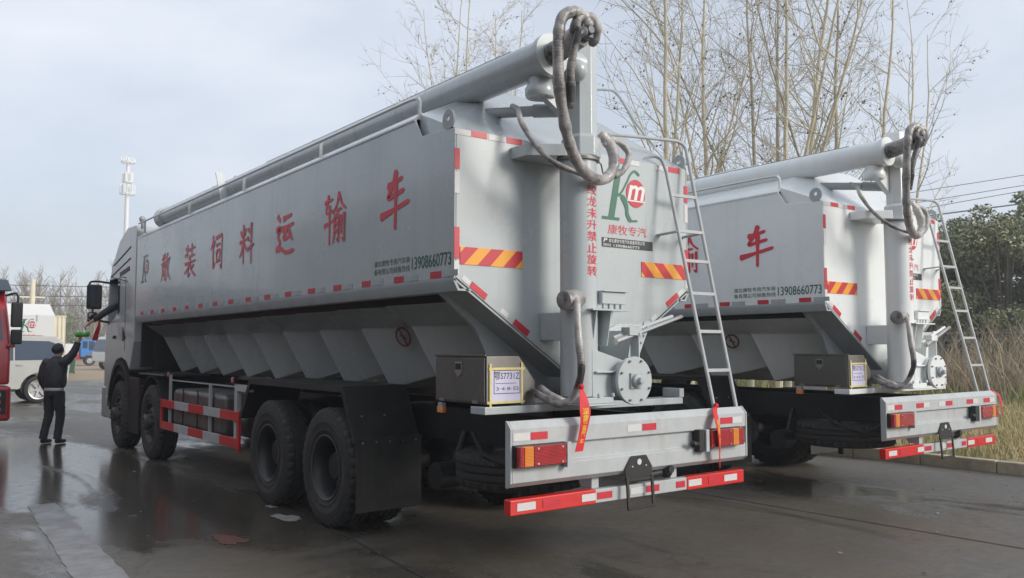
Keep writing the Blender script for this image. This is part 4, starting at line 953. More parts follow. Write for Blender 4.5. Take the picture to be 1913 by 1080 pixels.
def mirror(s):
    mb = MB(); mb.tube(spline([(s * 1.2, 10.72, 2.70), (s * 1.38, 10.72, 2.72), (s * 1.50, 10.72, 2.71), (s * 1.535, 10.70, 2.66)], 5), 0.018, 8); mb.tube(spline([(s * 1.2, 10.72, 2.03), (s * 1.35, 10.72, 2.06), (s * 1.46, 10.70, 2.13)], 5), 0.018, 8); mb.tube([(s * 1.47, 10.70, 2.1), (s * 1.47, 10.70, 2.3)], 0.016, 8)
    a = mb.build_each('mirror_arm', 'black_paint', cab)
    mb = MB(); mb.box(s * 1.45 - 0.115, s * 1.45 + 0.115, 10.66, 10.76, 2.25, 2.665); h = mb.build('mirror', 'black_paint', cab, bevel=0.03, seg=3)
    mb = MB(); mb.box(s * 1.45 - 0.09, s * 1.45 + 0.09, 10.655, 10.658, 2.28, 2.64); mb.build('mirror_glass', 'glass_dark', h)
    mb = MB(); mb.box(s * 1.47 - 0.075, s * 1.47 + 0.075, 10.67, 10.75, 2.03, 2.20); h2 = mb.build('mirror', 'black_paint', cab, bevel=0.03, seg=3)
    mb = MB(); mb.box(s * 1.49 - 0.045, s * 1.49 + 0.045, 10.662, 10.668, 2.06, 2.18); mb.build('mirror_glass', 'mirror_glass', h2)
mirror(-1); mirror(1)
mb = MB(); mb.box(-0.95, -0.35, 9.45, 9.6, 1.7, 2.55); mb.box(-0.95, -0.35, 9.5, 10.1, 1.7, 1.95); mb.build('driver_seat', 'jacket', cab, bevel=0.05)

# ------------------------------------------------------------ the second truck: the same model, parked beside it
T2 = copy_tree(T, None, skip=('driver_seat',))
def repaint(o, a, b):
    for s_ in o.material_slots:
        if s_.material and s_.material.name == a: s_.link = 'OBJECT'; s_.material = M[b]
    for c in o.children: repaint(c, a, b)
repaint(T2, 'paint', 'paint_brightened')
T2.location = (4.805, 0.122, -0.02)
tag(T2, 'second grey bulk feed truck by the kerb, half hidden behind the nearest one', 'truck', FLEET)

for x in (-0.55, 0.55): refl((x, -0.6305, 1.02), 0.145, 0.05, parent=T2); refl((x + 0.14, -0.6302, 1.02), 0.12, 0.05, m='white_film', parent=T2)
# ------------------------------------------------------------ ribbons tied to the trucks
def ribbon(name, label, pts, widths, twist, text=None, upper=None):
    # folded cloth band: pts centre line, widths, twist angle about the vertical
    Q = spline(pts, 5); k = len(Q); L = []; R = []
    for i, q in enumerate(Q):
        u = i / (k - 1); j = u * (len(widths) - 1); a = int(min(j, len(widths) - 2)); w = widths[a] + (widths[a + 1] - widths[a]) * (j - a)
        t = twist[0] + (twist[1] - twist[0]) * u; dv = Vector((math.cos(t), math.sin(t), 0)) * w / 2
        L.append(q - dv); R.append(q + dv)
    mb = MB(); th = Vector((0, 0.003, 0)); vs = L + R + [v + th for v in L] + [v + th for v in R]
    # swallow-tail end
    fs = []
    for i in range(k - 1):
        fs += [(i, k + i, k + i + 1, i + 1), (2 * k + i, 2 * k + i + 1, 3 * k + i + 1, 3 * k + i), (i, i + 1, 2 * k + i + 1, 2 * k + i), (k + i, 3 * k + i, 3 * k + i + 1, k + i + 1)]
    fs += [(0, 2 * k, 3 * k, k), (k - 1, 2 * k - 1, 4 * k - 1, 3 * k - 1)]
    mb.add(vs, fs); mb.sphere(Q[0], 0.022, n=8, k=6)
    o = mb.build(name, 'ribbon', None); tag(o, label, 'ribbon')
    if text:
        n = len(text)
        for i, ch in enumerate(text):
            u = 0.40 + 0.52 * i / n; a = min(int(u * (k - 1)), k - 2); c = (L[a] + R[a]) / 2; dx = (R[a] - L[a]).normalized(); dz = (Q[a] - Q[a + 1]).normalized(); nn = dx.cross(dz).normalized()
            if nn.y > 0: nn = -nn
            s = (R[a] - L[a]).length * 0.55
            text_obj(ch, lambda p, q, e: c + dx * (p - s / 2) + dz * (q - s / 2) + nn * e, s, s * 0.8, 'yellow_text', o, name='ribbon_character', e=0.003, offset=0.01)
    return o
ribbon('ribbon', 'red ribbon with yellow writing tied to the wrapped hose beside the screw end cover',
       [(-0.61, -0.64, 1.335), (-0.62, -0.68, 1.24), (-0.625, -0.70, 1.13), (-0.65, -0.70, 1.02), (-0.69, -0.705, 0.90)], [0.02, 0.075, 0.105, 0.085, 0.075, 0.085], (0.0, 0.15), '湖北康牧专用汽车')
ribbon('ribbon', 'red ribbon with yellow writing at the nearest ladder foot, hanging over a tail lamp',
       [(0.885, -0.59, 1.14), (0.80, -0.65, 1.10), (0.762, -0.715, 0.97), (0.772, -0.715, 0.84), (0.80, -0.69, 0.66)], [0.03, 0.085, 0.09, 0.075, 0.06, 0.04], (0.2, 0.6), '湖北康牧专用汽车')
ribbon('ribbon', 'red ribbon at the ladder foot of the kerbside truck, blown out past its beam end',
       [(6.01, -0.46, 1.10), (6.08, -0.50, 1.06), (6.12, -0.51, 0.98), (6.15, -0.51, 0.88), (6.17, -0.51, 0.78)], [0.03, 0.07, 0.08, 0.07, 0.06], (0.0, 0.4))
ribbon('ribbon', 'narrow red ribbon hanging from the lower mirror arm of the nearest truck cab',
       [(-1.36, 10.69, 2.04), (-1.37, 10.67, 1.96), (-1.40, 10.66, 1.86), (-1.43, 10.66, 1.72)], [0.02, 0.05, 0.08, 0.10], (0.0, 0.3))

# ------------------------------------------------------------ people
def skin_body(V, E, name, material, parent=None, sub=2):
    me = bpy.data.meshes.new(name); me.from_pydata([v[0] for v in V], E, []); o = bpy.data.objects.new(name, me); COL.objects.link(o)
    sk = o.modifiers.new('skin', 'SKIN'); sk.use_smooth_shade = True
    for i, v in enumerate(V):
        r = v[1]; me.skin_vertices[0].data[i].radius = r if isinstance(r, tuple) else (r, r)
    me.skin_vertices[0].data[0].use_root = True
    ss = o.modifiers.new('sub', 'SUBSURF'); ss.levels = sub; ss.render_levels = sub
    dg = bpy.context.evaluated_depsgraph_get(); m2 = bpy.data.meshes.new_from_object(o.evaluated_get(dg)); o.modifiers.clear(); o.data = m2; m2.name = name
    m2.materials.clear(); m2.materials.append(M[material]); m2.polygons.foreach_set('use_smooth', [True] * len(m2.polygons))
    if parent: o.parent = parent
    return o
def hand(V, E, wrist_i, wrist, dirv, palm_n, sc=1.0, curl=0.5):
    # palm and five separate fingers, grown from the wrist
    d = Vector(dirv).normalized(); nn = Vector(palm_n); nn = (nn - d * nn.dot(d)).normalized(); side = d.cross(nn)
    w = Vector(wrist); p = w + d * 0.055 * sc; V.append((tuple(p), (0.030 * sc, 0.016 * sc))); E.append((wrist_i, len(V) - 1)); pi = len(V) - 1
    for k, (off, ln) in enumerate(((-0.030, 0.066), (-0.010, 0.078), (0.010, 0.072), (0.030, 0.056))):
        a = p + d * 0.035 * sc + side * off * sc; V.append((tuple(a), 0.0095 * sc)); E.append((pi, len(V) - 1))
        b = a + (d * math.cos(curl * .7) + nn * math.sin(curl * .7)) * ln * 0.5 * sc; V.append((tuple(b), 0.0088 * sc)); E.append((len(V) - 2, len(V) - 1))
        c = b + (d * math.cos(curl * 1.8) + nn * math.sin(curl * 1.8)) * ln * 0.5 * sc; V.append((tuple(c), 0.0075 * sc)); E.append((len(V) - 2, len(V) - 1))
    a = w + d * 0.03 * sc - side * 0.034 * sc + nn * 0.008; V.append((tuple(a), 0.011 * sc)); E.append((wrist_i, len(V) - 1))
    b = a + (d * 0.6 - side * 0.6 + nn * 0.5).normalized() * 0.04 * sc; V.append((tuple(b), 0.0095 * sc)); E.append((len(V) - 2, len(V) - 1))
def face(h, fw, up, parent, r=0.085):
    # nose, ears, eyes and mouth shaped onto the head
    rt = fw.cross(up).normalized(); mb = MB()
    mb.sphere(tuple(h + fw * r * 1.07 - up * 0.01), 0.015, n=8, k=6, sc=(1, 1, 1.5))
    for s in (-1, 1): mb.sphere(tuple(h + rt * s * r * 0.86 - up * 0.012), 0.026, n=8, k=6, sc=(0.5, 0.7, 1.1))
    mb.build('face_features', 'skin', parent)
    mb = MB()
    for s in (-1, 1): mb.sphere(tuple(h + fw * r * 0.92 + rt * s * 0.031 + up * 0.008), 0.010, n=8, k=6)
    mb.sphere(tuple(h + fw * r * 0.94 - up * 0.05), 0.018, n=8, k=6, sc=(1, 1, 0.3))
    mb.build('eyes_and_mouth', 'hair', parent)
P0 = Vector((-1.93, 11.12, 0)); aF = rad(38)
FW = Vector((math.cos(aF), math.sin(aF), 0)); RT = Vector((math.sin(aF), -math.cos(aF), 0))
def L3(f, r, z): return tuple(P0 + FW * f + RT * r + Vector((0, 0, z)))
person = thing('person', 'person in black jacket and trousers standing and stretching one arm up to the truck cab', 'person', tuple(P0))
HR = tuple(Vector((-1.60, 10.92, 1.75)) - Vector((0.03, 0, 0.045)))
SR = L3(0.01, 0.175, 1.365); ER = tuple((Vector(SR) + Vector(HR)) / 2 + Vector((0.02, 0, -0.035)))
V = [(L3(0, 0, 0.90), (0.115, 0.085)), (L3(0.01, 0, 1.08), (0.11, 0.08)), (L3(0.02, 0, 1.26), (0.13, 0.09)), (L3(0.02, 0, 1.38), 0.06), (L3(0.045, 0, 1.45), 0.05),
     (L3(0.065, 0, 1.535), (0.078, 0.088)), (L3(0.06, 0, 1.60), (0.07, 0.08)),
     (SR, 0.055), (ER, 0.042), (HR, 0.028),
     (L3(0.0, -0.175, 1.355), 0.055), (L3(-0.03, -0.235, 1.10), 0.042), (L3(0.06, -0.25, 0.88), 0.028),
     (L3(0, 0.09, 0.86), 0.085), (L3(0.03, 0.10, 0.48), 0.056), (L3(-0.03, 0.11, 0.085), 0.04), (L3(0.11, 0.125, 0.04), 0.035),
     (L3(0, -0.09, 0.86), 0.085), (L3(0.0, -0.11, 0.48), 0.056), (L3(-0.09, -0.12, 0.085), 0.04), (L3(0.04, -0.14, 0.04), 0.035)]
E = [(0, 1), (1, 2), (2, 3), (3, 4), (4, 5), (5, 6), (2, 7), (7, 8), (8, 9), (2, 10), (10, 11), (11, 12), (0, 13), (13, 14), (14, 15), (15, 16), (0, 17), (17, 18), (18, 19), (19, 20)]
hand(V, E, 9, HR, Vector(HR) - Vector(ER), (1, 0.2, -0.6), curl=0.9)
hand(V, E, 12, V[12][0], (0.1, 0, -1), (0.5, 0.4, 0.1), curl=0.5)
body = skin_body([(tuple(Vector(v[0]) - P0), v[1]) for v in V], E, 'body', 'skin', person)
def lo(v): return tuple(Vector(v) - P0)
face(Vector(lo(L3(0.065, 0, 1.535))), FW, Vector((0, 0, 1)), body)
# jacket, trousers, shirt hem, shoes, hair
mid = (Vector(ER) * 0.06 + Vector(HR) * 0.94)
def garment(rings, n=20):     # horizontal elliptical rings: (forward, right, z, half depth, half width)
    mb = MB(); vs = []; rng = random.Random(len(rings))
    for (f, r, z, df, dr) in rings:
        for k in range(n):
            a = 2 * math.pi * k / n; w = 1 + 0.05 * math.sin(3 * a + z * 23) + rng.uniform(-.02, .02)
            vs.append(lo(L3(f + df * w * math.cos(a), r + dr * w * math.sin(a), z)))
    k = len(rings); mb.add(vs, [(i * n + j, i * n + (j + 1) % n, (i + 1) * n + (j + 1) % n, (i + 1) * n + j) for i in range(k - 1) for j in range(n)] + [tuple(range(n))[::-1], tuple(range((k - 1) * n, k * n))]); return mb
def sleeve(mb, pts, rs):
    Q = spline([lo(p) if not isinstance(p, tuple) or len(p) != 4 else p for p in pts], 5); k = len(Q); rr = []
    rng = random.Random(3)
    for i in range(k):
        u = i / (k - 1) * (len(rs) - 1); a = min(int(u), len(rs) - 2); rr.append((rs[a] + (rs[a + 1] - rs[a]) * (u - a)) * (1 + rng.uniform(-.06, .06)))
    mb.tube(Q, rr, 14)
mb = garment([(0.0, 0, 0.93, 0.13, 0.165), (0.0, 0, 0.96, 0.145, 0.185), (0.0, 0, 1.05, 0.15, 0.195), (0.0, 0, 1.15, 0.15, 0.20), (0.01, 0, 1.26, 0.14, 0.20), (0.01, 0.0, 1.34, 0.12, 0.185), (0.015, 0, 1.395, 0.10, 0.13), (0.025, 0, 1.42, 0.08, 0.085), (0.03, 0, 1.455, 0.068, 0.07)])
sleeve(mb, [L3(0.0, 0.10, 1.31), SR, ER, tuple(mid)], [0.085, 0.088, 0.066, 0.05]); sleeve(mb, [L3(0, -0.10, 1.31), L3(0, -0.185, 1.335), L3(-0.03, -0.24, 1.10), L3(0.055, -0.25, 0.92)], [0.08, 0.085, 0.066, 0.05])
mb.build('jacket', 'jacket', person, angle=80)
garment([(0, 0, 0.875, 0.125, 0.16), (0, 0, 0.90, 0.13, 0.165), (0, 0, 0.95, 0.125, 0.16)]).build('shirt', 'shirt', person, angle=80)
mb = garment([(0, 0, 0.76, 0.10, 0.135), (0, 0, 0.82, 0.118, 0.16), (0, 0, 0.90, 0.12, 0.155), (0, 0, 0.98, 0.115, 0.145)])
sleeve(mb, [L3(0, 0.082, 0.86), L3(0.015, 0.09, 0.66), L3(0.035, 0.10, 0.47), L3(-0.0, 0.108, 0.25), L3(-0.03, 0.11, 0.075)], [0.10, 0.09, 0.072, 0.064, 0.062])
sleeve(mb, [L3(0, -0.082, 0.86), L3(0.0, -0.10, 0.66), L3(0.01, -0.11, 0.47), L3(-0.05, -0.118, 0.25), L3(-0.09, -0.12, 0.075)], [0.10, 0.09, 0.072, 0.064, 0.062])
mb.build('trousers', 'trousers', person, angle=80)
for (f, r) in ((-0.03, 0.11), (-0.09, -0.125)):
    skin_body([(lo(L3(f - 0.04, r, 0.045)), 0.045), (lo(L3(f + 0.06, r + 0.01, 0.045)), 0.045), (lo(L3(f + 0.17, r + 0.025, 0.033)), 0.033)], [(0, 1), (1, 2)], 'shoe', 'shoe', person)
def hair_cap(c, fw, up, r, parent):
    mb = MB(); mb.sphere((0, 0, 0), r, n=22, k=14); rt = fw.cross(up).normalized(); rng = random.Random(4); out = []
    for v in mb.v:
        v = Vector(v); d = v.normalized(); w = 1 + rng.uniform(-.03, .05)
        if d.x > 0.55 and d.z < 0.55: w *= 0.80           # open face
        if d.z < -0.45: w *= 0.86
        out.append(tuple(c + (fw * d.x * 1.08 + rt * -d.y * 0.92 + up * d.z * 1.08) * r * w))
    mb.v = out; return mb.build('hair', 'hair', parent, angle=80)
hair_cap(Vector(lo(L3(0.045, 0, 1.57))), FW, Vector((0, 0, 1)), 0.098, person)

# the driver leaning out of the cab window
D0 = Vector((-0.62, 10.05, 1.95))
drv = thing('person', 'driver in dark jacket inside the cab, one arm stretched down out of the window', 'person', tuple(D0))
def ld(x, y, z): return tuple(Vector((x, y, z)) - D0)
HD = (-1.545, 10.50, 2.015)
V = [(ld(-0.62, 10.05, 2.0), (0.12, 0.10)), (ld(-0.72, 10.12, 2.25), (0.13, 0.10)), (ld(-0.80, 10.18, 2.42), 0.07), (ld(-0.86, 10.20, 2.52), 0.05), (ld(-0.92, 10.22, 2.60), (0.08, 0.085)), (ld(-0.93, 10.22, 2.66), (0.07, 0.075)),
     (ld(-0.98, 10.22, 2.42), 0.058), (ld(-1.26, 10.36, 2.25), 0.045), (ld(*HD), 0.028), (ld(-0.62, 10.32, 2.36), 0.055), (ld(-0.5, 10.5, 2.15), 0.042), (ld(-0.55, 10.62, 2.2), 0.03)]
E = [(0, 1), (1, 2), (2, 3), (3, 4), (4, 5), (2, 6), (6, 7), (7, 8), (2, 9), (9, 10), (10, 11)]
hand(V, E, 8, V[8][0], (-0.65, 0.3, -0.7), (0.4, 0, -0.9), curl=0.8)
hand(V, E, 11, V[11][0], (0, 1, 0.2), (0, 0, -1), curl=1.0)
db = skin_body(V, E, 'body', 'skin', drv); face(Vector(ld(-0.92, 10.22, 2.60)), Vector((-0.8, 0.6, 0)), Vector((0, 0, 1)), db)
skin_body([(ld(-0.62, 10.05, 1.97), (0.16, 0.13)), (ld(-0.70, 10.12, 2.22), (0.17, 0.14)), (ld(-0.80, 10.18, 2.40), (0.12, 0.10)), (ld(-0.98, 10.22, 2.42), 0.085), (ld(-1.26, 10.36, 2.25), 0.068), (ld(-1.50, 10.475, 2.05), 0.052), (ld(-0.62, 10.32, 2.36), 0.085), (ld(-0.5, 10.5, 2.15), 0.06), (ld(-0.54, 10.6, 2.19), 0.05)],
          [(0, 1), (1, 2), (2, 3), (3, 4), (4, 5), (2, 6), (6, 7), (7, 8)], 'jacket', 'jacket', drv)
hair_cap(Vector(ld(-0.90, 10.205, 2.635)), Vector((-0.8, 0.6, 0)), Vector((0, 0, 1)), 0.098, drv)
mb = bumpy([(-1.68, 10.90, 1.815), (-1.62, 10.86, 1.825), (-1.56, 10.80, 1.82), (-1.50, 10.76, 1.835)], 0.043, amp=0.2, seed=14); o = mb.build('packet', 'bag_green', None); tag(o, 'bright green packet passed between the standing person and the driver', 'packet')

# ------------------------------------------------------------ red lorry at the left edge, nose towards us
RX, RY = -3.66, 12.35
R = thing('red_lorry', 'red lorry at the far left edge, its cab corner and black mirrors facing the camera', 'truck', (RX, RY, 0))
mb = MB(); pr = [(0.0, 0.95), (0.0, 1.62), (0.06, 1.75), (0.22, 2.62), (0.35, 2.80), (2.1, 2.80), (2.1, 0.95)]
n = len(pr); vs = []
for sx in (-1, 1):
    for (y, z) in pr: vs.append((sx * (1.22 if z < 1.7 else 1.22 - (z - 1.7) * 0.10), y, z))
mb.add(vs, [tuple(range(n)), tuple(range(n, 2 * n))[::-1]] + [(i, n + i, n + (i + 1) % n, (i + 1) % n) for i in range(n)])
rc = mb.build('cab', 'truck_red', R, bevel=0.05, seg=3)
mb = MB(); mb.hexa([(-1.1, 0.045, 1.72), (1.10, 0.045, 1.72), (1.10, 0.08, 1.72), (-1.1, 0.08, 1.72), (-1.02, 0.20, 2.58), (1.02, 0.20, 2.58), (1.02, 0.24, 2.58), (-1.02, 0.24, 2.58)]); mb.build('windscreen', 'glass_blue', rc)
mb = MB(); mb.hexa([(-1.2, -0.06, 2.60), (1.2, -0.06, 2.60), (1.2, 0.2, 2.60), (-1.2, 0.2, 2.60), (-1.14, 0.06, 2.80), (1.14, 0.06, 2.80), (1.14, 0.35, 2.84), (-1.14, 0.35, 2.84)]); mb.build('sun_visor', 'slate_plastic', rc, bevel=0.02)
mb = MB(); mb.prism([(0.5, 1.70), (1.5, 1.70), (1.5, 2.55), (0.75, 2.55)], 'x', 1.205, 1.212); mb.build('side_window', 'glass_blue', rc)
mb = MB(); mb.box(-1.24, 1.24, -0.10, 0.5, 0.32, 0.93); bp = mb.build('bumper', 'truck_red', R, bevel=0.06, seg=3)
for s in (-1, 1):
    mb = MB(); mb.box(s * 1.03 - 0.13, s * 1.03 + 0.13, -0.115, -0.09, 0.45, 0.86); hl = mb.build('headlamp', 'black_paint', bp, bevel=0.015)
    for z, m in ((0.53, 'white_film'), (0.66, 'amber_lens'), (0.78, 'white_film')):
        mb = MB(); mb.cyl((s * 1.03, -0.125, z), (s * 1.03, -0.112, z), 0.05, n=18); mb.build('lens', m, hl)
    mb = MB(); mb.tube(spline([(s * 1.12, 0.10, 2.52), (s * 1.25, -0.02, 2.56), (s * 1.29, -0.06, 2.50), (s * 1.29, -0.06, 2.36)], 6), 0.02, 8); mb.tube(spline([(s * 1.16, 0.05, 1.62), (s * 1.24, -0.03, 1.66), (s * 1.28, -0.06, 1.72)], 5), 0.02, 8); mb.build_each('mirror_arm', 'black_paint', rc)
    mb = MB(); mb.box(s * 1.28 - 0.09, s * 1.28 + 0.09, -0.12, -0.02, 1.96, 2.40); mb.build('mirror', 'black_paint', rc, bevel=0.03, seg=3)
    mb = MB(); mb.box(s * 1.285 - 0.09, s * 1.285 + 0.09, -0.11, -0.03, 1.66, 1.92); mb.build('mirror', 'black_paint', rc, bevel=0.03, seg=3)
    mb = MB(); mb.box(s * 1.21 - 0.07, s * 1.21 + 0.07, -0.06, 0.02, 1.60, 1.67); mb.build('mirror_foot', 'truck_red', rc, bevel=0.02)
    tyre((s * 1.06, 1.45, WR), 0.30, R); tyre((s * 1.06, 4.6, WR), 0.30, R); tyre((s * 1.06, 6.0, WR), 0.30, R)
mb = MB(); mb.box(-0.5, 0.5, 0.6, 9.0, 0.75, 1.0); mb.build('chassis_frame', 'black_paint', R)
mb = MB(); mb.prism([(-1.22, 1.3), (1.22, 1.3), (1.22, 2.75), (0.98, 3.12), (-0.98, 3.12), (-1.22, 2.75)], 'y', 2.35, 9.0); mb.build('tank_body', 'paint', R, bevel=0.02)
mb = MB()
for x in (0.75, 0.9, 1.05): mb.tube([(x, 2.7, 3.08), (x, 2.7, 3.4)], 0.02, 8)
mb.tube([(0.75, 2.7, 3.40), (1.05, 2.7, 3.40)], 0.02, 8); mb.build('roof_rail', 'steel', R)

# ------------------------------------------------------------ silver SUV, nose to the left
U = thing('suv', 'silver SUV with dark side glass parked behind the standing person', 'car', (-2.10, 23.85, 0)); U.scale = (1.04, 1.0, 1.06)
mb = MB(); pr = [(2.38, 0.55), (2.42, 1.0), (2.37, 1.18), (2.26, 1.66), (2.12, 1.81), (-0.1, 1.86), (-0.55, 1.80), (-1.10, 1.16), (-2.25, 1.02), (-2.42, 0.80), (-2.42, 0.45), (-1.98, 0.42)]
arc_ = lambda cx: [(cx + 0.45 * math.cos(a), 0.36 + 0.45 * math.sin(a)) for a in np.linspace(math.pi * 0.97, math.pi * 0.03, 12)]
pr = pr + arc_(-1.45) + [(-0.9, 0.38), (1.15, 0.38)] + arc_(1.66)
n = len(pr); vs = []
for sy in (-1, 1):
    for (x, z) in pr: vs.append((x, sy * (0.93 - max(0, z - 1.05) * 0.2), z))
mb.add(vs, [tuple(range(n)), tuple(range(n, 2 * n))[::-1]] + [(i, n + i, n + (i + 1) % n, (i + 1) % n) for i in range(n)])
sb = mb.build('body', 'suv_paint', U, bevel=0.03, seg=2)
def sg_(poly, m, nm, off=0.004):
    mb = MB(); mb.add([(x, -(0.93 - max(0, z - 1.05) * 0.2) - off, z) for x, z in poly] + [(x, -(0.93 - max(0, z - 1.05) * 0.2) + 0.01, z) for x, z in poly], [tuple(range(len(poly))), tuple(range(len(poly), 2 * len(poly)))[::-1]] + [(i, (i + 1) % len(poly), len(poly) + (i + 1) % len(poly), len(poly) + i) for i in range(len(poly))])
    return mb.build(nm, m, sb, smooth=False)
sg_([(1.98, 1.17), (2.10, 1.26), (2.13, 1.45), (2.05, 1.62), (1.90, 1.68), (1.06, 1.70), (1.06, 1.16)], 'glass_blue', 'side_window')
sg_([(1.02, 1.16), (1.02, 1.70), (0.10, 1.71), (0.10, 1.16)], 'glass_blue', 'side_window')
sg_([(0.06, 1.16), (0.06, 1.67), (-0.45, 1.64), (-0.95, 1.16)], 'glass_blue', 'side_window')
mb = MB(); mb.bar((-0.3, -0.72, 1.84), (1.75, -0.72, 1.82), 0.04, 0.03); mb.bar((-0.3, 0.72, 1.84), (1.75, 0.72, 1.82), 0.04, 0.03); mb.build_each('roof_rail', 'steel', sb)
mb = MB(); mb.box(-0.9, 1.1, -0.95, -0.88, 0.33, 0.40); mb.build('running_board', 'black_paint', sb)
mb = MB(); mb.box(0.35, 0.5, -0.945, -0.93, 1.02, 1.06); mb.box(1.1, 1.25, -0.945, -0.93, 1.02, 1.06); mb.build_each('door_handle', 'suv_paint', sb)
for cx in (-1.45, 1.66):
    for s in (-1, 1):
        mb = MB(); mb.lathe([(0.24, -0.12), (0.30, -0.13), (0.36, -0.11), (0.375, -0.08), (0.375, 0.08), (0.36, 0.11), (0.24, 0.12)], (0, 0, 0), (0, 1, 0), 40, close=True)
        w = mb.build('wheel', 'rubber', U); w.location = (cx, s * 0.82, 0.375)
        mb = MB(); mb.lathe([(0.255, -0.125), (0.265, -0.13), (0.24, -0.12), (0.21, -0.06), (0.001, -0.05), (0.001, 0.05), (0.24, 0.05)], (0, 0, 0), (0, 1, 0), 32, close=True)
        for k in range(6):
            a = 2 * math.pi * k / 6 + 0.2; mb.bar((0.04 * math.cos(a), -0.105 * 1, 0.04 * math.sin(a)), (0.24 * math.cos(a), -0.115, 0.24 * math.sin(a)), 0.05, 0.03, up=(0, 1, 0))
        mb.cyl((0, -0.12, 0), (0, -0.06, 0), 0.06, n=16)
        r_ = mb.build('rim', 'alloy', w)
        if s > 0: r_.rotation_euler = (0, 0, math.pi)

# ------------------------------------------------------------ tank truck far behind the SUV, seen from the rear
K = thing('tank_truck', 'distant white tank truck seen from the rear beyond the SUV, emblem on its end', 'truck', (2.22, 44.19, 0), rad(-8.6))
mb = MB(); mb.prism([(-1.25, 3.2), (-1.25, 1.75), (-0.3, 1.1), (0.3, 1.1), (1.25, 1.75), (1.25, 3.2)], 'y', 0, 7.0); kb = mb.build('tank_body', 'mast_white', K, bevel=0.02)
mb = MB(); mb.add([(-1.25, 0.0, 3.203), (1.25, 0, 3.203), (1.25, 7, 3.203), (-1.25, 7, 3.203), (-1.0, 0.3, 3.8), (1.0, 0.3, 3.8), (1.0, 6.7, 3.8), (-1.0, 6.7, 3.8)], [(0, 1, 5, 4), (1, 2, 6, 5), (2, 3, 7, 6), (3, 0, 4, 7), (4, 5, 6, 7)]); mb.build('tank_roof', 'mast_white', K)
_T = T; T = K; km_logo(rear_map(-0.42, 2.35), 0.86, 0.68); text_obj('康牧专汽', rear_map(-0.35, 2.14), 0.75, 0.12, 'text_red', K, name='maker_name', offset=0); T = _T
mb = MB(); mb.bar((-1.24, -0.01, 2.0), (1.24, -0.01, 2.0), 0.02, 0.05); mb.bar((0.45, -0.02, 2.9), (0.45, -0.02, 3.25), 0.03, 0.03); mb.build('rear_rib', 'paint_flange', K)
mb = MB(); mb.box(-0.5, 0.5, -0.3, 8.6, 0.7, 1.0); mb.build('chassis_frame', 'black_paint', K)
mb = MB(); mb.box(-1.2, 1.2, 7.3, 9.2, 0.8, 3.2); mb.build('cab', 'cab_paint', K, bevel=0.1)
for y in (1.4, 2.75, 8.2):
    for s in (-1, 1): tyre((s * 1.08, y, WR), 0.30, K)

# ------------------------------------------------------------ small far things of the yard
def lorry(name, label, cat, loc, rz, body_m, chassis_m, w=2.2, s=1.0, box=True):
    t = thing(name, label, cat, loc, rz)
    mb = MB(); pr = [(0, 0.6), (0.0, 1.2), (0.12, 1.3), (0.35, 2.15), (0.5, 2.3), (1.65, 2.3), (1.65, 0.75), (1.25, 0.75), (1.15, 1.0), (0.65, 1.0), (0.5, 0.6)]
    mb.prism([(a * s, b * s) for a, b in pr], 'y', -w / 2, w / 2); c = mb.build('cab', body_m, t, bevel=0.05)
    for sy in (-1, 1):
        mb = MB(); mb.prism([(0.4 * s, 1.35 * s), (0.58 * s, 2.1 * s), (1.0 * s, 2.1 * s), (1.0 * s, 1.35 * s)], 'y', sy * (w / 2 + 0.004), sy * (w / 2 - 0.01)); mb.build('side_window', 'glass_blue', c)
        mb = MB(); mb.prism([(1.12 * s, 1.5 * s), (1.12 * s, 2.1 * s), (1.5 * s, 2.1 * s), (1.5 * s, 1.5 * s)], 'y', sy * (w / 2 + 0.004), sy * (w / 2 - 0.01)); mb.build('side_window', 'glass_blue', c)
    mb = MB(); mb.hexa([(0.0, -w / 2 + .1, 1.34 * s), (0.05, -w / 2 + .1, 1.34 * s), (0.05, w / 2 - .1, 1.34 * s), (0.0, w / 2 - .1, 1.34 * s), (0.24 * s, -w / 2 + .14, 2.1 * s), (0.36 * s, -w / 2 + .14, 2.1 * s), (0.36 * s, w / 2 - .14, 2.1 * s), (0.24 * s, w / 2 - .14, 2.1 * s)]); mb.build('windscreen', 'glass_blue', c)
    mb = MB(); mb.box(0.2, 5.2, -0.4, 0.4, 0.55, 0.8); mb.box(1.7, 3.3, -w / 2, w / 2, 0.55, 0.95); mb.build('chassis_frame', chassis_m, t)
    if box: mb = MB(); mb.box(1.85, 5.6, -w / 2, w / 2, 0.98, 1.9); mb.build('cargo_body', chassis_m if not box == 2 else 'mast_white', t, bevel=0.03)
    for x in (0.9, 4.2):
        for sy in (-1, 1):
            mb = MB(); mb.lathe([(0.24, -0.12), (0.42, -0.12), (0.44, -0.08), (0.44, 0.08), (0.42, 0.12), (0.24, 0.12)], (0, 0, 0), (0, 1, 0), 28, close=True); q = mb.build('wheel', 'rubber', t); q.location = (x, sy * (w / 2 - 0.15), 0.44)
            mb = MB(); mb.lathe([(0.25, -0.11), (0.2, -0.04), (0.001, -0.06), (0.001, 0.05), (0.25, 0.11)], (0, 0, 0), (0, 1, 0), 20, close=True); z = mb.build('rim', 'alloy', q); z.rotation_euler = (0, 0, math.pi if sy > 0 else 0)
    return t
lorry('blue_lorry', 'far small blue lorry with red chassis parked across the yard', 'truck', (12.7, 77.6, 0), rad(172), 'blue_paint', 'truck_red', box=2)
lorry('white_lorry', 'far white lorry half hidden behind the cab of the nearest truck', 'truck', (9.0, 60.4, 0), rad(12), 'mast_white', 'mast_white', w=2.3, s=1.02, box=2)
b_ = thing('wheelie_bin', 'dark green wheelie bin standing right of the standing person', 'bin', (5.75, 52.55, 0), rad(-10))
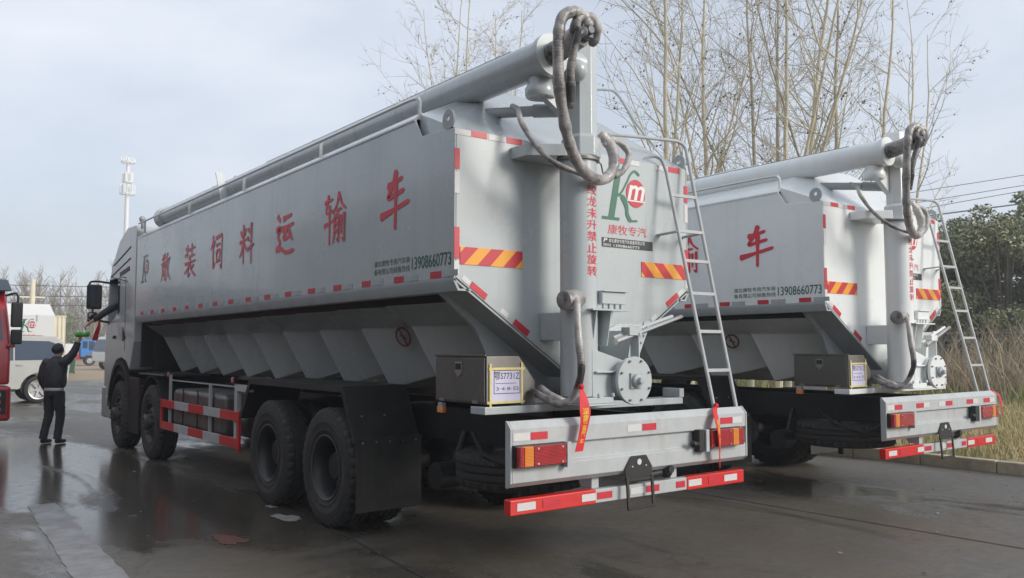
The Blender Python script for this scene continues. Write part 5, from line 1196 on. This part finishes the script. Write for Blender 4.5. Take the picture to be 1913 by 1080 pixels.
mb = MB(); mb.hexa([(-0.24, -0.26, 0.06), (0.24, -0.26, 0.06), (0.24, 0.26, 0.06), (-0.24, 0.26, 0.06), (-0.30, -0.33, 0.84), (0.30, -0.33, 0.84), (0.30, 0.36, 0.84), (-0.30, 0.36, 0.84)]); bb_ = mb.build('bin_body', 'bin_green', b_, bevel=0.03)
mb = MB(); mb.hexa([(-0.32, -0.36, 0.845), (0.32, -0.36, 0.845), (0.32, 0.40, 0.845), (-0.32, 0.40, 0.845), (-0.29, -0.3, 0.91), (0.29, -0.3, 0.91), (0.29, 0.38, 0.95), (-0.29, 0.38, 0.95)]); mb.build('lid', 'bin_green', b_, bevel=0.02)
for s in (-1, 1): mb = MB(); mb.cyl((s * 0.22, 0.32, 0.10), (s * 0.28, 0.32, 0.10), 0.10, n=16); mb.build('wheel', 'rubber', b_)
c_ = thing('panel_wall', 'cream corrugated panel wall beyond the SUV, left of the green bin', 'wall', (5.1, 53.6, 0), rad(-9.5))
mb = MB(); N = 60; vs = []; fs = []
for i in range(N + 1):
    x = -1.6 + 2.15 * i / N; y = 0.04 * (1 if (i // 3) % 2 else 0)
    for (yy, z) in ((y, 0), (y, 3.45), (y + 0.12, 3.45), (y + 0.12, 0)): vs.append((x, yy, z))
for i in range(N):
    for j in range(4): fs.append((i * 4 + j, i * 4 + 4 + j, i * 4 + 4 + (j + 1) % 4, i * 4 + (j + 1) % 4))
fs += [(0, 1, 2, 3), (N * 4 + 3, N * 4 + 2, N * 4 + 1, N * 4)]
mb.add(vs, fs); mb.build('panel', 'cream', c_, smooth=False)
mb = MB(); mb.box(-1.62, 0.57, -0.02, 0.18, 3.452, 3.53); mb.build('coping', 'cream', c_)
# white lattice-headed mast
m_ = thing('mast', 'tall white pole mast with antenna platforms rising behind the cab of the nearest truck', 'mast', (27.2, 132.5, 0))
mb = MB(); mb.tube([(0, 0, 0), (0, 0, 15), (0, 0, 30.2)], [0.5, 0.38, 0.24], 16); mb.build('shaft', 'mast_white', m_)
for z, r in ((29.4, 1.0), (26.4, 0.75), (24.6, 1.1)):
    mb = MB(); mb.lathe([(r - 0.1, z), (r, z), (r, z + 0.12), (r - 0.1, z + 0.12)], (0, 0, 0), (0, 0, 1), 18, close=True)
    for k in range(6):
        a = math.pi * k / 3; mb.bar((0, 0, z + 0.06), (r * math.cos(a), r * math.sin(a), z + 0.06), 0.1, 0.1)
    p_ = mb.build('platform', 'mast_white', m_)
    mb = MB()
    for k in range(6):
        a = math.pi * k / 3; mb.obox((r * 0.95 * math.cos(a), r * 0.95 * math.sin(a), z + 0.2 + (0.6 if z < 29 else 0.3)), (0.08, 0, 0), (0, 0.06, 0), (0, 0, 0.75 if z < 29 else 0.3))
    mb.build_each('antenna', 'mast_white', p_)
o = MB().cyl((6.7, 74, 0), (6.7, 74, 7.16), 0.26, 0.22, 14).build('concrete_post', 'cream', None); 
t_ = thing('concrete_post', 'pale upright concrete post rising above the distant tank truck', 'post', (6.7, 74, 0)); bpy.data.objects.remove(o)
mb = MB(); mb.cyl((0, 0, 0), (0, 0, 7.1), 0.24, 0.19, n=14); mb.build('shaft', 'cream', t_); mb = MB(); mb.box(-0.9, 0.9, -0.06, 0.06, 5.6, 5.72); mb.build('cross_arm', 'cream', t_)

wk = thing('added_building', 'unseen dark brick building added left of the trucks to shade the nearest tank side', 'building', (-13.5, 0, 0))  # out of view, added to cut sky light on the near tank side
mb = MB(); mb.box(-9, 0, -32, 34, 0, 6.6); wb = mb.build('wall', 'dark_brick', wk, smooth=False)
mb = MB(); mb.prism([(-9.4, 6.6), (0.5, 6.6), (0.5, 6.75), (-4.5, 9.0), (-9.4, 6.75)], 'y', -32.4, 34.4); mb.build('roof', 'black_paint', wk, smooth=False)
for k in range(13):
    y = -29 + 5 * k; mb = MB(); mb.box(0.0, 0.05, y, y + 2.4, 2.2, 4.4); w_ = mb.build('window', 'slate_plastic', wk); mb = MB(); mb.box(0.05, 0.055, y + 0.1, y + 2.3, 2.3, 4.3); mb.build('pane', 'glass_dark', w_)

# overhead wires right, each its own thing
for i, (a, b) in enumerate((((53.41, 25.32, 12.33), (59.67, 20.44, 13.56)), ((54.62, 24.44, 11.81), (59.7, 20.48, 12.85)), ((55.22, 24.01, 11.47), (59.72, 20.5, 12.48)), ((55.84, 23.58, 10.95), (59.76, 20.55, 11.59)))):
    a = Vector(a); b = Vector(b); d_ = (b - a); p0 = a - d_ * 3.2; p1 = b + d_ * 2.5
    pts = []
    for k in range(25):
        u = k / 24; q = p0.lerp(p1, u); pts.append(q)
    mb = MB(); mb.tube(pts, 0.022 if i < 3 else 0.045, 6); o = mb.build('power_line', 'wire', None)
    tag(o, ('topmost', 'second highest', 'third highest', 'lowest and thickest')[i] + ' of the four power lines against the sky at the right', 'power line', 'power lines at the right')
for i, z in enumerate((8.0, 7.0, 6.1)):
    mb = MB(); mb.tube([(-40 + 2.5 * k, 96 - 0.35 * k, z - 0.5 * math.sin(math.pi * k / 30)) for k in range(31)], 0.035, 5); o = mb.build('power_line', 'wire', None)
    tag(o, ('upper', 'middle', 'lower')[i] + ' of three faint power lines far behind the SUV', 'power line', 'faint power lines at the left')

# ------------------------------------------------------------ ground, kerb, verge
mb = MB(); mb.add([(-260, -260, 0), (260, -260, 0), (260, 260, 0), (-260, 260, 0)], [(0, 1, 2, 3)]); struct(mb.build('ground', 'wet_concrete', None, smooth=False))
def sheet(name, poly, z, m):
    mb = MB(); mb.add([(x, y, z) for x, y in poly], [tuple(range(len(poly)))]); return struct(mb.build(name, m, None, smooth=False))
def ragged(poly, n, amp, seed):
    rng = random.Random(seed); out = []
    for i in range(len(poly)):
        a, b = poly[i], poly[(i + 1) % len(poly)]
        for k in range(n):
            u = k / n; out.append((a[0] + (b[0] - a[0]) * u + rng.uniform(-amp, amp), a[1] + (b[1] - a[1]) * u + rng.uniform(-amp, amp)))
    return out
sheet('pale_track', ragged([(-3.06, 0.9), (-3.40, 0.9), (-3.19, 4.9), (-2.93, 4.9)][::-1], 26, 0.012, 3), 0.004, 'worn_sheen')
jl = [(-1.02, 4.4), (-1.10, 3.4), (-1.22, 1.9), (-1.38, 0.4), (-1.55, -1.6), (-1.8, -4.0)]
for name, line, w in (('concrete_joint', jl, 0.012), ('concrete_joint', [(-9, 6.4), (-4, 6.2), (-1.0, 6.1)], 0.012), ('concrete_joint', [(-3.6, 20), (-4.0, 10), (-4.3, 4)], 0.012), ('concrete_joint', [(-9, 10.6), (-4, 10.5), (-1.3, 10.4)], 0.012), ('concrete_joint', [(-4, -1.2), (0, -1.35), (3.2, -1.4), (7.08, -1.5)], 0.010), ('concrete_joint', [(2.9, -5), (2.85, -1.4), (2.8, 3), (2.75, 9)], 0.010), ('concrete_joint', [(0, 3.1), (2.9, 3.0), (7.08, 2.9)], 0.010)):
    pts = [(x - w, y) for x, y in line] + [(x + w, y) for x, y in line[::-1]]
    sheet(name, pts[::-1], 0.004, 'joint')
def blob(cx, cy, r, seed, st=(1, 1), rot=0):
    rng = random.Random(seed); out = []
    for k in range(26):
        a = 2 * math.pi * k / 26; q = r * (0.65 + 0.5 * rng.random()); x, y = q * math.cos(a) * st[0], q * math.sin(a) * st[1]
        out.append((cx + x * math.cos(rot) - y * math.sin(rot), cy + x * math.sin(rot) + y * math.cos(rot)))
    return out
sheet('chalk_patch', blob(-1.33, 2.72, 0.10, 2, (1, 2.4), 0.2), 0.004, 'chalk')
sheet('chalk_patch', blob(-1.22, 3.35, 0.05, 5, (1, 2.0), 0.2), 0.004, 'chalk')
sheet('brick_stain', blob(-2.08, 2.15, 0.16, 4, (0.8, 1.5), 0.1), 0.004, 'brick_dust')
mb = MB(); rng = random.Random(5)
for (cx, cy, n) in ((0.2, -2.1, 5), (-0.3, -2.0, 4), (1.9, -1.6, 3), (-2.6, 4.2, 3), (-2.0, 6.5, 4), (3.4, -1.2, 4), (5.0, 0.3, 4), (-2.6, 9.0, 3)):
    for k in range(n):
        x, y, a, s = cx + rng.uniform(-.6, .6), cy + rng.uniform(-.4, .4), rng.uniform(0, 6.3), rng.uniform(0.012, 0.035)
        mb.add([(x + s * math.cos(a), y + s * math.sin(a), 0.008), (x - s * .4 * math.sin(a), y + s * .4 * math.cos(a), 0.014), (x - s * math.cos(a), y - s * math.sin(a), 0.008), (x + s * .4 * math.sin(a), y - s * .4 * math.cos(a), 0.006)], [(0, 1, 2, 3)])
for k in range(1500):
    u = rng.random(); x = rng.uniform(-4.4, 6.9); y = rng.uniform(-4.0, 9.0); s = rng.uniform(0.003, 0.009) * (1 if rng.random() < .9 else 1.8); a = rng.uniform(0, 6.28); c4, s4 = math.cos(a) * s, math.sin(a) * s; h = s * rng.uniform(.5, 1)
    mb.add([(x + c4, y + s4, 0), (x - s4 * .8, y + c4 * .8, 0), (x - c4, y - s4, 0), (x + s4 * .7, y - c4 * .7, 0), (x + c4 * .2, y, h)], [(0, 1, 4), (1, 2, 4), (2, 3, 4), (3, 0, 4)], 1)
o = mb.build('litter', ['chalk', 'grit'], None, smooth=False); o['kind'] = 'stuff'
rng = random.Random(11)
for k in range(52):
    y = -12 + k * 1.0; j = rng.uniform(-.006, .006)
    mb = MB(); mb.box(7.10 + j, 7.24 + j, y + 0.006, y + 0.994, -0.05, 0.155 + rng.uniform(-.008, .008)); struct(mb.build('kerb', 'kerb_stone', None, bevel=0.015))
struct((lambda m: m.build('verge', 'earth', None, smooth=False))(MB().add([(7.235, -60, 0.12), (90, -60, 0.13), (90, 40, 0.13), (7.235, 40, 0.12)], [(0, 1, 2, 3)])))
def blades(name, m, n, area, h, w, lean, seed, clump=0.0, kind='stuff', keep=None):
    rg = np.random.default_rng(seed); x = rg.uniform(area[0], area[1], n); y = rg.uniform(area[2], area[3], n)
    if keep is not None:
        k = keep(x, y, rg); x = x[k]; y = y[k]; n = len(x)
    H = rg.uniform(h[0], h[1], n); a = rg.uniform(0, 2 * np.pi, n); l = rg.uniform(0.1, lean, n) * H; b = rg.uniform(0, 2 * np.pi, n); W = rg.uniform(w * 0.6, w * 1.3, n) / 2
    z0 = np.full(n, 0.115); V_ = np.zeros((n, 5, 3))
    cx, cy = np.cos(a) * W, np.sin(a) * W; dx, dy = np.cos(b) * l, np.sin(b) * l
    V_[:, 0] = np.stack([x - cx, y - cy, z0], 1); V_[:, 1] = np.stack([x + cx, y + cy, z0], 1)
    V_[:, 2] = np.stack([x + cx * .8 + dx * .35, y + cy * .8 + dy * .35, z0 + H * .6], 1); V_[:, 3] = np.stack([x - cx * .8 + dx * .35, y - cy * .8 + dy * .35, z0 + H * .6], 1)
    V_[:, 4] = np.stack([x + dx, y + dy, z0 + H], 1)
    me = bpy.data.meshes.new(name); o_ = np.arange(n)[:, None] * 5
    me.from_pydata(V_.reshape(-1, 3).tolist(), [], (o_ + np.array([[0, 1, 2, 3]])).tolist() + (o_ + np.array([[3, 2, 4]])).tolist())
    me.materials.append(M[m]); o = bpy.data.objects.new(name, me); COL.objects.link(o); o['kind'] = kind; return o
def patchy(th, s, ph):
    def f(x, y, rg):
        v = np.sin(x * s + ph) * np.cos(y * s * 1.3 + ph * 2) + 0.6 * np.sin(x * s * 2.3 + y * s * 1.7) ; return v + rg.normal(0, 0.4, len(x)) > th
    return f
blades('dry_grass', 'dry_grass', 60000, (7.26, 21, -4, 13), (0.06, 0.26), 0.016, 0.9, 1, keep=patchy(-0.6, 0.8, 0.3))
blades('green_grass', 'green_grass', 46000, (7.26, 23, -4, 13), (0.04, 0.15), 0.014, 0.8, 2, keep=patchy(0.1, 0.7, 1.9))
blades('dry_brush', 'brush', 16000, (19.5, 25.3, 1, 17), (0.3, 1.5), 0.026, 0.95, 3, keep=patchy(-0.4, 0.9, 0.9)); blades('tall_weeds', 'brush', 5000, (21.5, 25.3, 1, 17), (1.0, 2.7), 0.026, 0.8, 5, keep=patchy(0.3, 1.4, 0.2)); blades('green_weeds', 'green_grass', 9000, (17.5, 24, 1, 17), (0.15, 0.7), 0.03, 0.9, 6, keep=patchy(0.2, 1.1, 2.2))
# iron fence
f_ = thing('iron_fence', 'grey iron railing fence behind the dry brush under the evergreen trees', 'fence', (25.6, 8, 0.1))
mb = MB()
for z in (0.25, 1.75, 2.0): mb.box(-0.02, 0.02, -9, 10, z - 0.025, z + 0.025)
mb.build_each('rail', 'fence_metal', f_)
mb = MB()
for k in range(150): y = -9 + k * 0.127; mb.box(-0.008, 0.008, y - 0.008, y + 0.008, 0.1, 2.0)
q_ = mb.build('bars', 'fence_metal', f_)
for k in range(8): mb = MB(); mb.box(-0.06, 0.06, -9 + 2.7 * k - 0.06, -9 + 2.7 * k + 0.06, 0, 2.25); mb.build('post', 'fence_metal', f_)

# ------------------------------------------------------------ trees
def bare_tree_meshes(seed, H, r0, bark, twig_m='twig', dens=1.0, seeds=True, fork=False):
    rng = random.Random(seed); trunk = MB(); crown = MB()
    def limb(p, d, L, r, nseg, up, jit):
        pts = [Vector(p)]; d = Vector(d).normalized(); rs = [r]
        for i in range(nseg):
            d = (d + Vector((rng.gauss(0, jit), rng.gauss(0, jit), up + rng.gauss(0, jit * 0.5)))).normalized()
            pts.append(pts[-1] + d * (L / nseg)); rs.append(r * (1 - 0.85 * (i + 1) / nseg) + 0.0022)
        return pts, rs
    leaders = []
    tp, tr = limb((0, 0, -0.1), (rng.gauss(0, .04), rng.gauss(0, .04), 1), H, r0, 16, 0.10, 0.035)
    trunk.tube(tp, tr, 9); leaders.append((tp, tr, 2.6 if not fork else 3.2))
    if fork:
        for q in range(fork):
            i = 3 + q; a = rng.uniform(0, 6.28); pp, rr = limb(tp[i], (math.cos(a) * .42, math.sin(a) * .42, 1), H * 0.72, tr[i] * 0.72, 13, 0.05, 0.04); trunk.tube(pp, rr, 8); leaders.append((pp, rr, 0.6))
    for tp, tr, z0 in leaders:
        n = len(tp)
        for i in range(1, n - 1):
            if tp[i].z < z0: continue
            for b in range(rng.choice((1, 1, 2)) if len(leaders) < 3 else rng.choice((0, 0, 1, 1))):
                u = rng.random(); p = tp[i].lerp(tp[i + 1], u); a = rng.uniform(0, 6.28); el = rng.uniform(0.55, 1.05)
                L = H * rng.uniform(0.16, 0.34) * (1.15 - 0.75 * (i / n)); r = min(tr[i] * 0.5, 0.006 + L * 0.0055)
                bp, br = limb(p, (math.cos(a) * math.cos(el), math.sin(a) * math.cos(el), math.sin(el)), L, r, 7, 0.05, 0.10); crown.tube(bp, br, 5, caps=False, m=0)
                for j in range(1, 8):
                    for c in range(2 if rng.random() < 0.55 * dens else 1):
                        if rng.random() > 0.95 * dens: continue
                        a2 = rng.uniform(0, 6.28); q = bp[j - 1].lerp(bp[j], rng.random()); dd = (bp[j] - bp[j - 1]).normalized(); o = dd.orthogonal().normalized(); w = dd.cross(o)
                        d2 = dd * rng.uniform(0.5, 1.0) + (o * math.cos(a2) + w * math.sin(a2)) * 0.7
                        tpn, trn = limb(q, d2, L * rng.uniform(0.16, 0.42), 0.0055, 4, 0.05, 0.14); crown.tube(tpn, trn, 3, caps=False, m=1)
                        for e in range(rng.choice((1, 1, 2, 3))):
                            k = rng.randint(1, 4); dd2 = (tpn[k] - tpn[k - 1]).normalized(); o2 = dd2.orthogonal(); a3 = rng.uniform(0, 6.28)
                            d3 = dd2 * 0.8 + (o2 * math.cos(a3) + dd2.cross(o2) * math.sin(a3)) * 0.6
                            xp, xr = limb(tpn[k], d3, L * rng.uniform(0.07, 0.2), 0.0042, 3, 0.03, 0.16); crown.tube(xp, xr, 3, caps=False, m=1)
                            if seeds and rng.random() < 0.32:
                                for g in range(rng.choice((1, 2, 3))):
                                    z = xp[rng.randint(1, 3)] + Vector((rng.gauss(0, .03), rng.gauss(0, .03), -0.03)); s = rng.uniform(0.016, 0.036); a4 = rng.uniform(0, 6.28); c4, s4 = math.cos(a4) * s, math.sin(a4) * s
                                    crown.add([z + Vector((c4, s4, 0)), z + Vector((0, 0, s * .5)), z - Vector((c4, s4, s * .6)), z + Vector((-s4 * .5, c4 * .5, -s * 1.5))], [(0, 1, 2, 3)], m=2)
    return trunk, crown
_bt = {}
def bare_tree(var, loc, rz, sc, label, name='bare_poplar', group='bare poplars beyond the kerb'):
    if var not in _bt:
        seed, H, r0, bark, fork, sd = {'a': (3, 15.0, 0.088, 'bark_light', 0, True), 'b': (17, 14.5, 0.095, 'bark_light', 2, True), 'c': (29, 15.5, 0.08, 'bark_light', 1, True), 'd': (41, 14.0, 0.09, 'bark_grey', 1, False)}[var]
        tr, cr = bare_tree_meshes(seed, H, r0, bark, seeds=sd, fork=fork)
        t = tr.build('trunk', bark, None, fix=False); c = cr.build('crown', [bark, 'twig', 'seed'], None, fix=False)
        _bt[var] = (t.data, c.data); bpy.data.objects.remove(t); bpy.data.objects.remove(c)
    e = thing(name, label, 'tree', loc, rz, group); e.scale = (sc, sc, sc)
    for nm, d_ in zip(('trunk', 'crown'), _bt[var]):
        o = bpy.data.objects.new(nm, d_); COL.objects.link(o); o.parent = e
    return e
BT = [('c', (13.75, 23.06), 0.3, 1.02, 'bare poplar with seed clusters, leftmost of those above the tube of the nearest truck'), ('a', (12.18, 19.29), 1.5, 0.92, 'bare poplar with dangling seed clusters, second from the left above the tube'), ('a', (14.27, 21.43), 3.4, 1.0, 'pale barked bare poplar rising just left of the highest tube end'),
      ('c', (16.96, 23.1), 5.0, 1.0, 'bare poplar half hidden behind the wrapped motor of the highest tube'), ('c', (13.2, 11.06), 2.2, 0.95, 'bare poplar right behind the upper column of the nearest truck'), ('a', (12.15, 9.38), 0.9, 0.98, 'yellowish bare poplar with straight trunk beside the nearest ladder top'),
      ('b', (14.27, 10.25), 4.1, 1.0, 'grey multi-forked bare tree just right of the straight yellowish poplar'), ('d', (16.55, 10.99), 2.8, 1.02, 'forked bare tree with trunk meeting the near left end of the second tube'), ('b', (12.99, 7.49), 1.1, 0.94, 'wide forked bare tree above the middle of the second tube'),
      ('d', (17.45, 10.31), 5.5, 1.05, 'grey bare tree standing behind the wide forked one over the second tube'), ('a', (15.3, 8.22), 2.0, 1.0, 'straight bare poplar over the right half of the second tube'), ('d', (17.12, 8.08), 0.2, 1.0, 'slender forked bare tree left of the wrapped motor of the second tube'), ('b', (18.2, 7.4), 3.0, 0.92, 'rightmost bare tree, thin curved twigs spreading over the open sky')]
for v, (x, y), rz, sc, lb in BT: bare_tree(v, (x, y, 0.08), rz, sc, lb)
def leaf_tree_mesh(seed, H, Rr, n, leaf=0.085):
    rg = np.random.default_rng(seed); rng = random.Random(seed)
    cl = []
    for k in range(60):
        z = rng.uniform(0.10, 0.97); prof = (0.55 + 0.9 * z) if z < 0.45 else math.sqrt(max(0.03, 1 - ((z - 0.45) / 0.56) ** 2)); a = rng.uniform(0, 6.28); rr = Rr * prof * rng.uniform(0.35, 0.95)
        cl.append((rr * math.cos(a), rr * math.sin(a), z * H, rng.uniform(0.35, 1.05) * Rr * 0.33))
    for k in range(22):
        a = rng.uniform(0, 6.28); cl.append((rng.uniform(0, .95) * Rr * math.cos(a), rng.uniform(0, .5) * Rr * math.sin(a), H * rng.uniform(0.80, 1.10), Rr * rng.uniform(0.08, 0.16)))
    wts = np.array([c[3] ** 2 for c in cl]); wts /= wts.sum(); idx = rg.choice(len(cl), n, p=wts); C = np.array(cl)[idx]
    d = rg.normal(size=(n, 3)); d /= np.linalg.norm(d, axis=1)[:, None]; rad_ = C[:, 3] * (0.45 + 0.6 * rg.random(n) ** 0.7)
    P = C[:, :3] + d * rad_[:, None] * np.array([1, 1, 0.8])
    nn = d * 0.7 + rg.normal(0, 0.6, (n, 3)) + np.array([0, 0, 0.35]); nn /= np.linalg.norm(nn, axis=1)[:, None]
    t = np.cross(nn, rg.normal(size=(n, 3))); t /= np.linalg.norm(t, axis=1)[:, None]; b = np.cross(nn, t)
    s = leaf * (0.6 + 0.8 * rg.random(n))[:, None]
    V_ = np.stack([P + t * s, P + b * s * 0.45, P - t * s, P - b * s * 0.45], 1)
    me = bpy.data.meshes.new('crown'); me.from_pydata(V_.reshape(-1, 3).tolist(), [], (np.arange(n)[:, None] * 4 + np.arange(4)[None]).tolist()); return me, cl
_lt = {}
def leaf_tree(var, loc, rz, sc, label, m, name='evergreen_tree', group='evergreen trees beyond the fence'):
    if var not in _lt:
        seed, H, Rr, n = {'a': (5, 7.6, 2.7, 27000), 'b': (8, 6.6, 2.9, 27000), 'c': (12, 3.2, 2.2, 8000)}[var]
        me, cl = leaf_tree_mesh(seed, H, Rr, n); me.materials.append(M[m]); mb = MB(); mb.tube([(0, 0, -0.1), (0.1, 0, H * 0.3), (0.0, 0.1, H * 0.75)], [0.17, 0.13, 0.04], 8)
        for c in cl[::3]: mb.tube([(0.05, 0, H * 0.22), (c[0] * 0.5, c[1] * 0.5, (H * 0.22 + c[2]) / 2 + 0.1), c[:3]], [0.06, 0.04, 0.015], 5)
        t = mb.build('trunk', 'bark_dark', None, fix=False); _lt[var] = (t.data, me); bpy.data.objects.remove(t)
    e = thing(name, label, 'tree', loc, rz, group); e.scale = (sc[0], sc[0], sc[1])
    for nm, d_ in zip(('trunk', 'crown'), _lt[var]):
        o = bpy.data.objects.new(nm, d_); COL.objects.link(o); o.parent = e
LT = [('a', (27.6, 15.2), 0.4, (1.0, 0.90), 'evergreen tree peeping out between the second truck and its ladder', 'leaf_dark'), ('b', (28.8, 12.6), 1.9, (1.0, 0.85), 'evergreen tree directly behind the ladder of the second truck', 'leaf_olive'), ('a', (30.5, 10.6), 3.1, (1.0, 0.78), 'darker evergreen tree just right of the ladder of the second truck', 'leaf_dark'),
      ('b', (28.6, 8.9), 4.4, (0.95, 0.90), 'evergreen tree in the right part of the frame, below the power lines', 'leaf_olive'), ('a', (32.0, 8.0), 5.6, (1.1, 0.97), 'rightmost evergreen tree, cut by the right edge of the picture', 'leaf_dark'), ('b', (33.5, 13.5), 2.6, (1.15, 1.0), 'evergreen tree in the second row, filling the gap right of the ladder', 'leaf_olive'), ('a', (28.2, 18.6), 2.3, (1.1, 0.95), 'evergreen tree at the back left of the row, mostly behind the second truck', 'leaf_dark')]
for v, (x, y), rz, sc, lb, m in LT: leaf_tree(v, (x, y, 0.1), rz, sc, lb, m)
leaf_tree('c', (11.3, 88, 0), 0.5, (1.0, 1.35), 'dark round bush far off beyond the cream panel wall', 'leaf_dark', name='bush', group=None)
# distant leafless wood on the skyline at the left: one mass
mb = MB(); rng = random.Random(77)
for k in range(380):
    x = rng.uniform(-40, 48); y = rng.uniform(100, 135); H = rng.uniform(6.5, 11.5)
    p = Vector((x, y, 0)); top = p + Vector((rng.gauss(0, .5), rng.gauss(0, .5), H)); mb.tube([p, p.lerp(top, .5), top], [0.13, 0.09, 0.02], 4, caps=False)
    for b in range(30):
        u = rng.uniform(0.15, 0.95); q = p.lerp(top, u); a = rng.uniform(0, 6.28); L = H * rng.uniform(0.12, 0.3) * (1.1 - u * .7); e = q + Vector((math.cos(a) * L * .6, math.sin(a) * L * .6, L)); mb.tube([q, e], [0.035, 0.014], 3, caps=False)
        for c in range(4):
            w = q.lerp(e, rng.uniform(.3, 1)); a2 = rng.uniform(0, 6.28); l2 = L * rng.uniform(.3, .6); mb.tube([w, w + Vector((math.cos(a2) * l2 * .7, math.sin(a2) * l2 * .7, l2 * .8))], [0.018, 0.010], 3, caps=False)
o = mb.build('distant_wood', 'far_twig', None, fix=False, smooth=False); o['kind'] = 'stuff'

# ------------------------------------------------------------ air
HAZE = 0.0022
if HAZE:
    mb = MB(); mb.box(-262, 262, -262, 262, -1.0, 32); hz = mb.build('haze', 'paint', None, smooth=False); hz['kind'] = 'stuff'
    m = bpy.data.materials.new('haze'); m.use_nodes = True; n = m.node_tree.nodes; n.clear(); ou = n.new('ShaderNodeOutputMaterial'); pv = n.new('ShaderNodeVolumePrincipled')
    pv.inputs['Color'].default_value = (0.86, 0.90, 0.96, 1); pv.inputs['Density'].default_value = HAZE; pv.inputs['Anisotropy'].default_value = 0.2
    m.node_tree.links.new(pv.outputs[0], ou.inputs['Volume']); hz.data.materials.clear(); hz.data.materials.append(m)
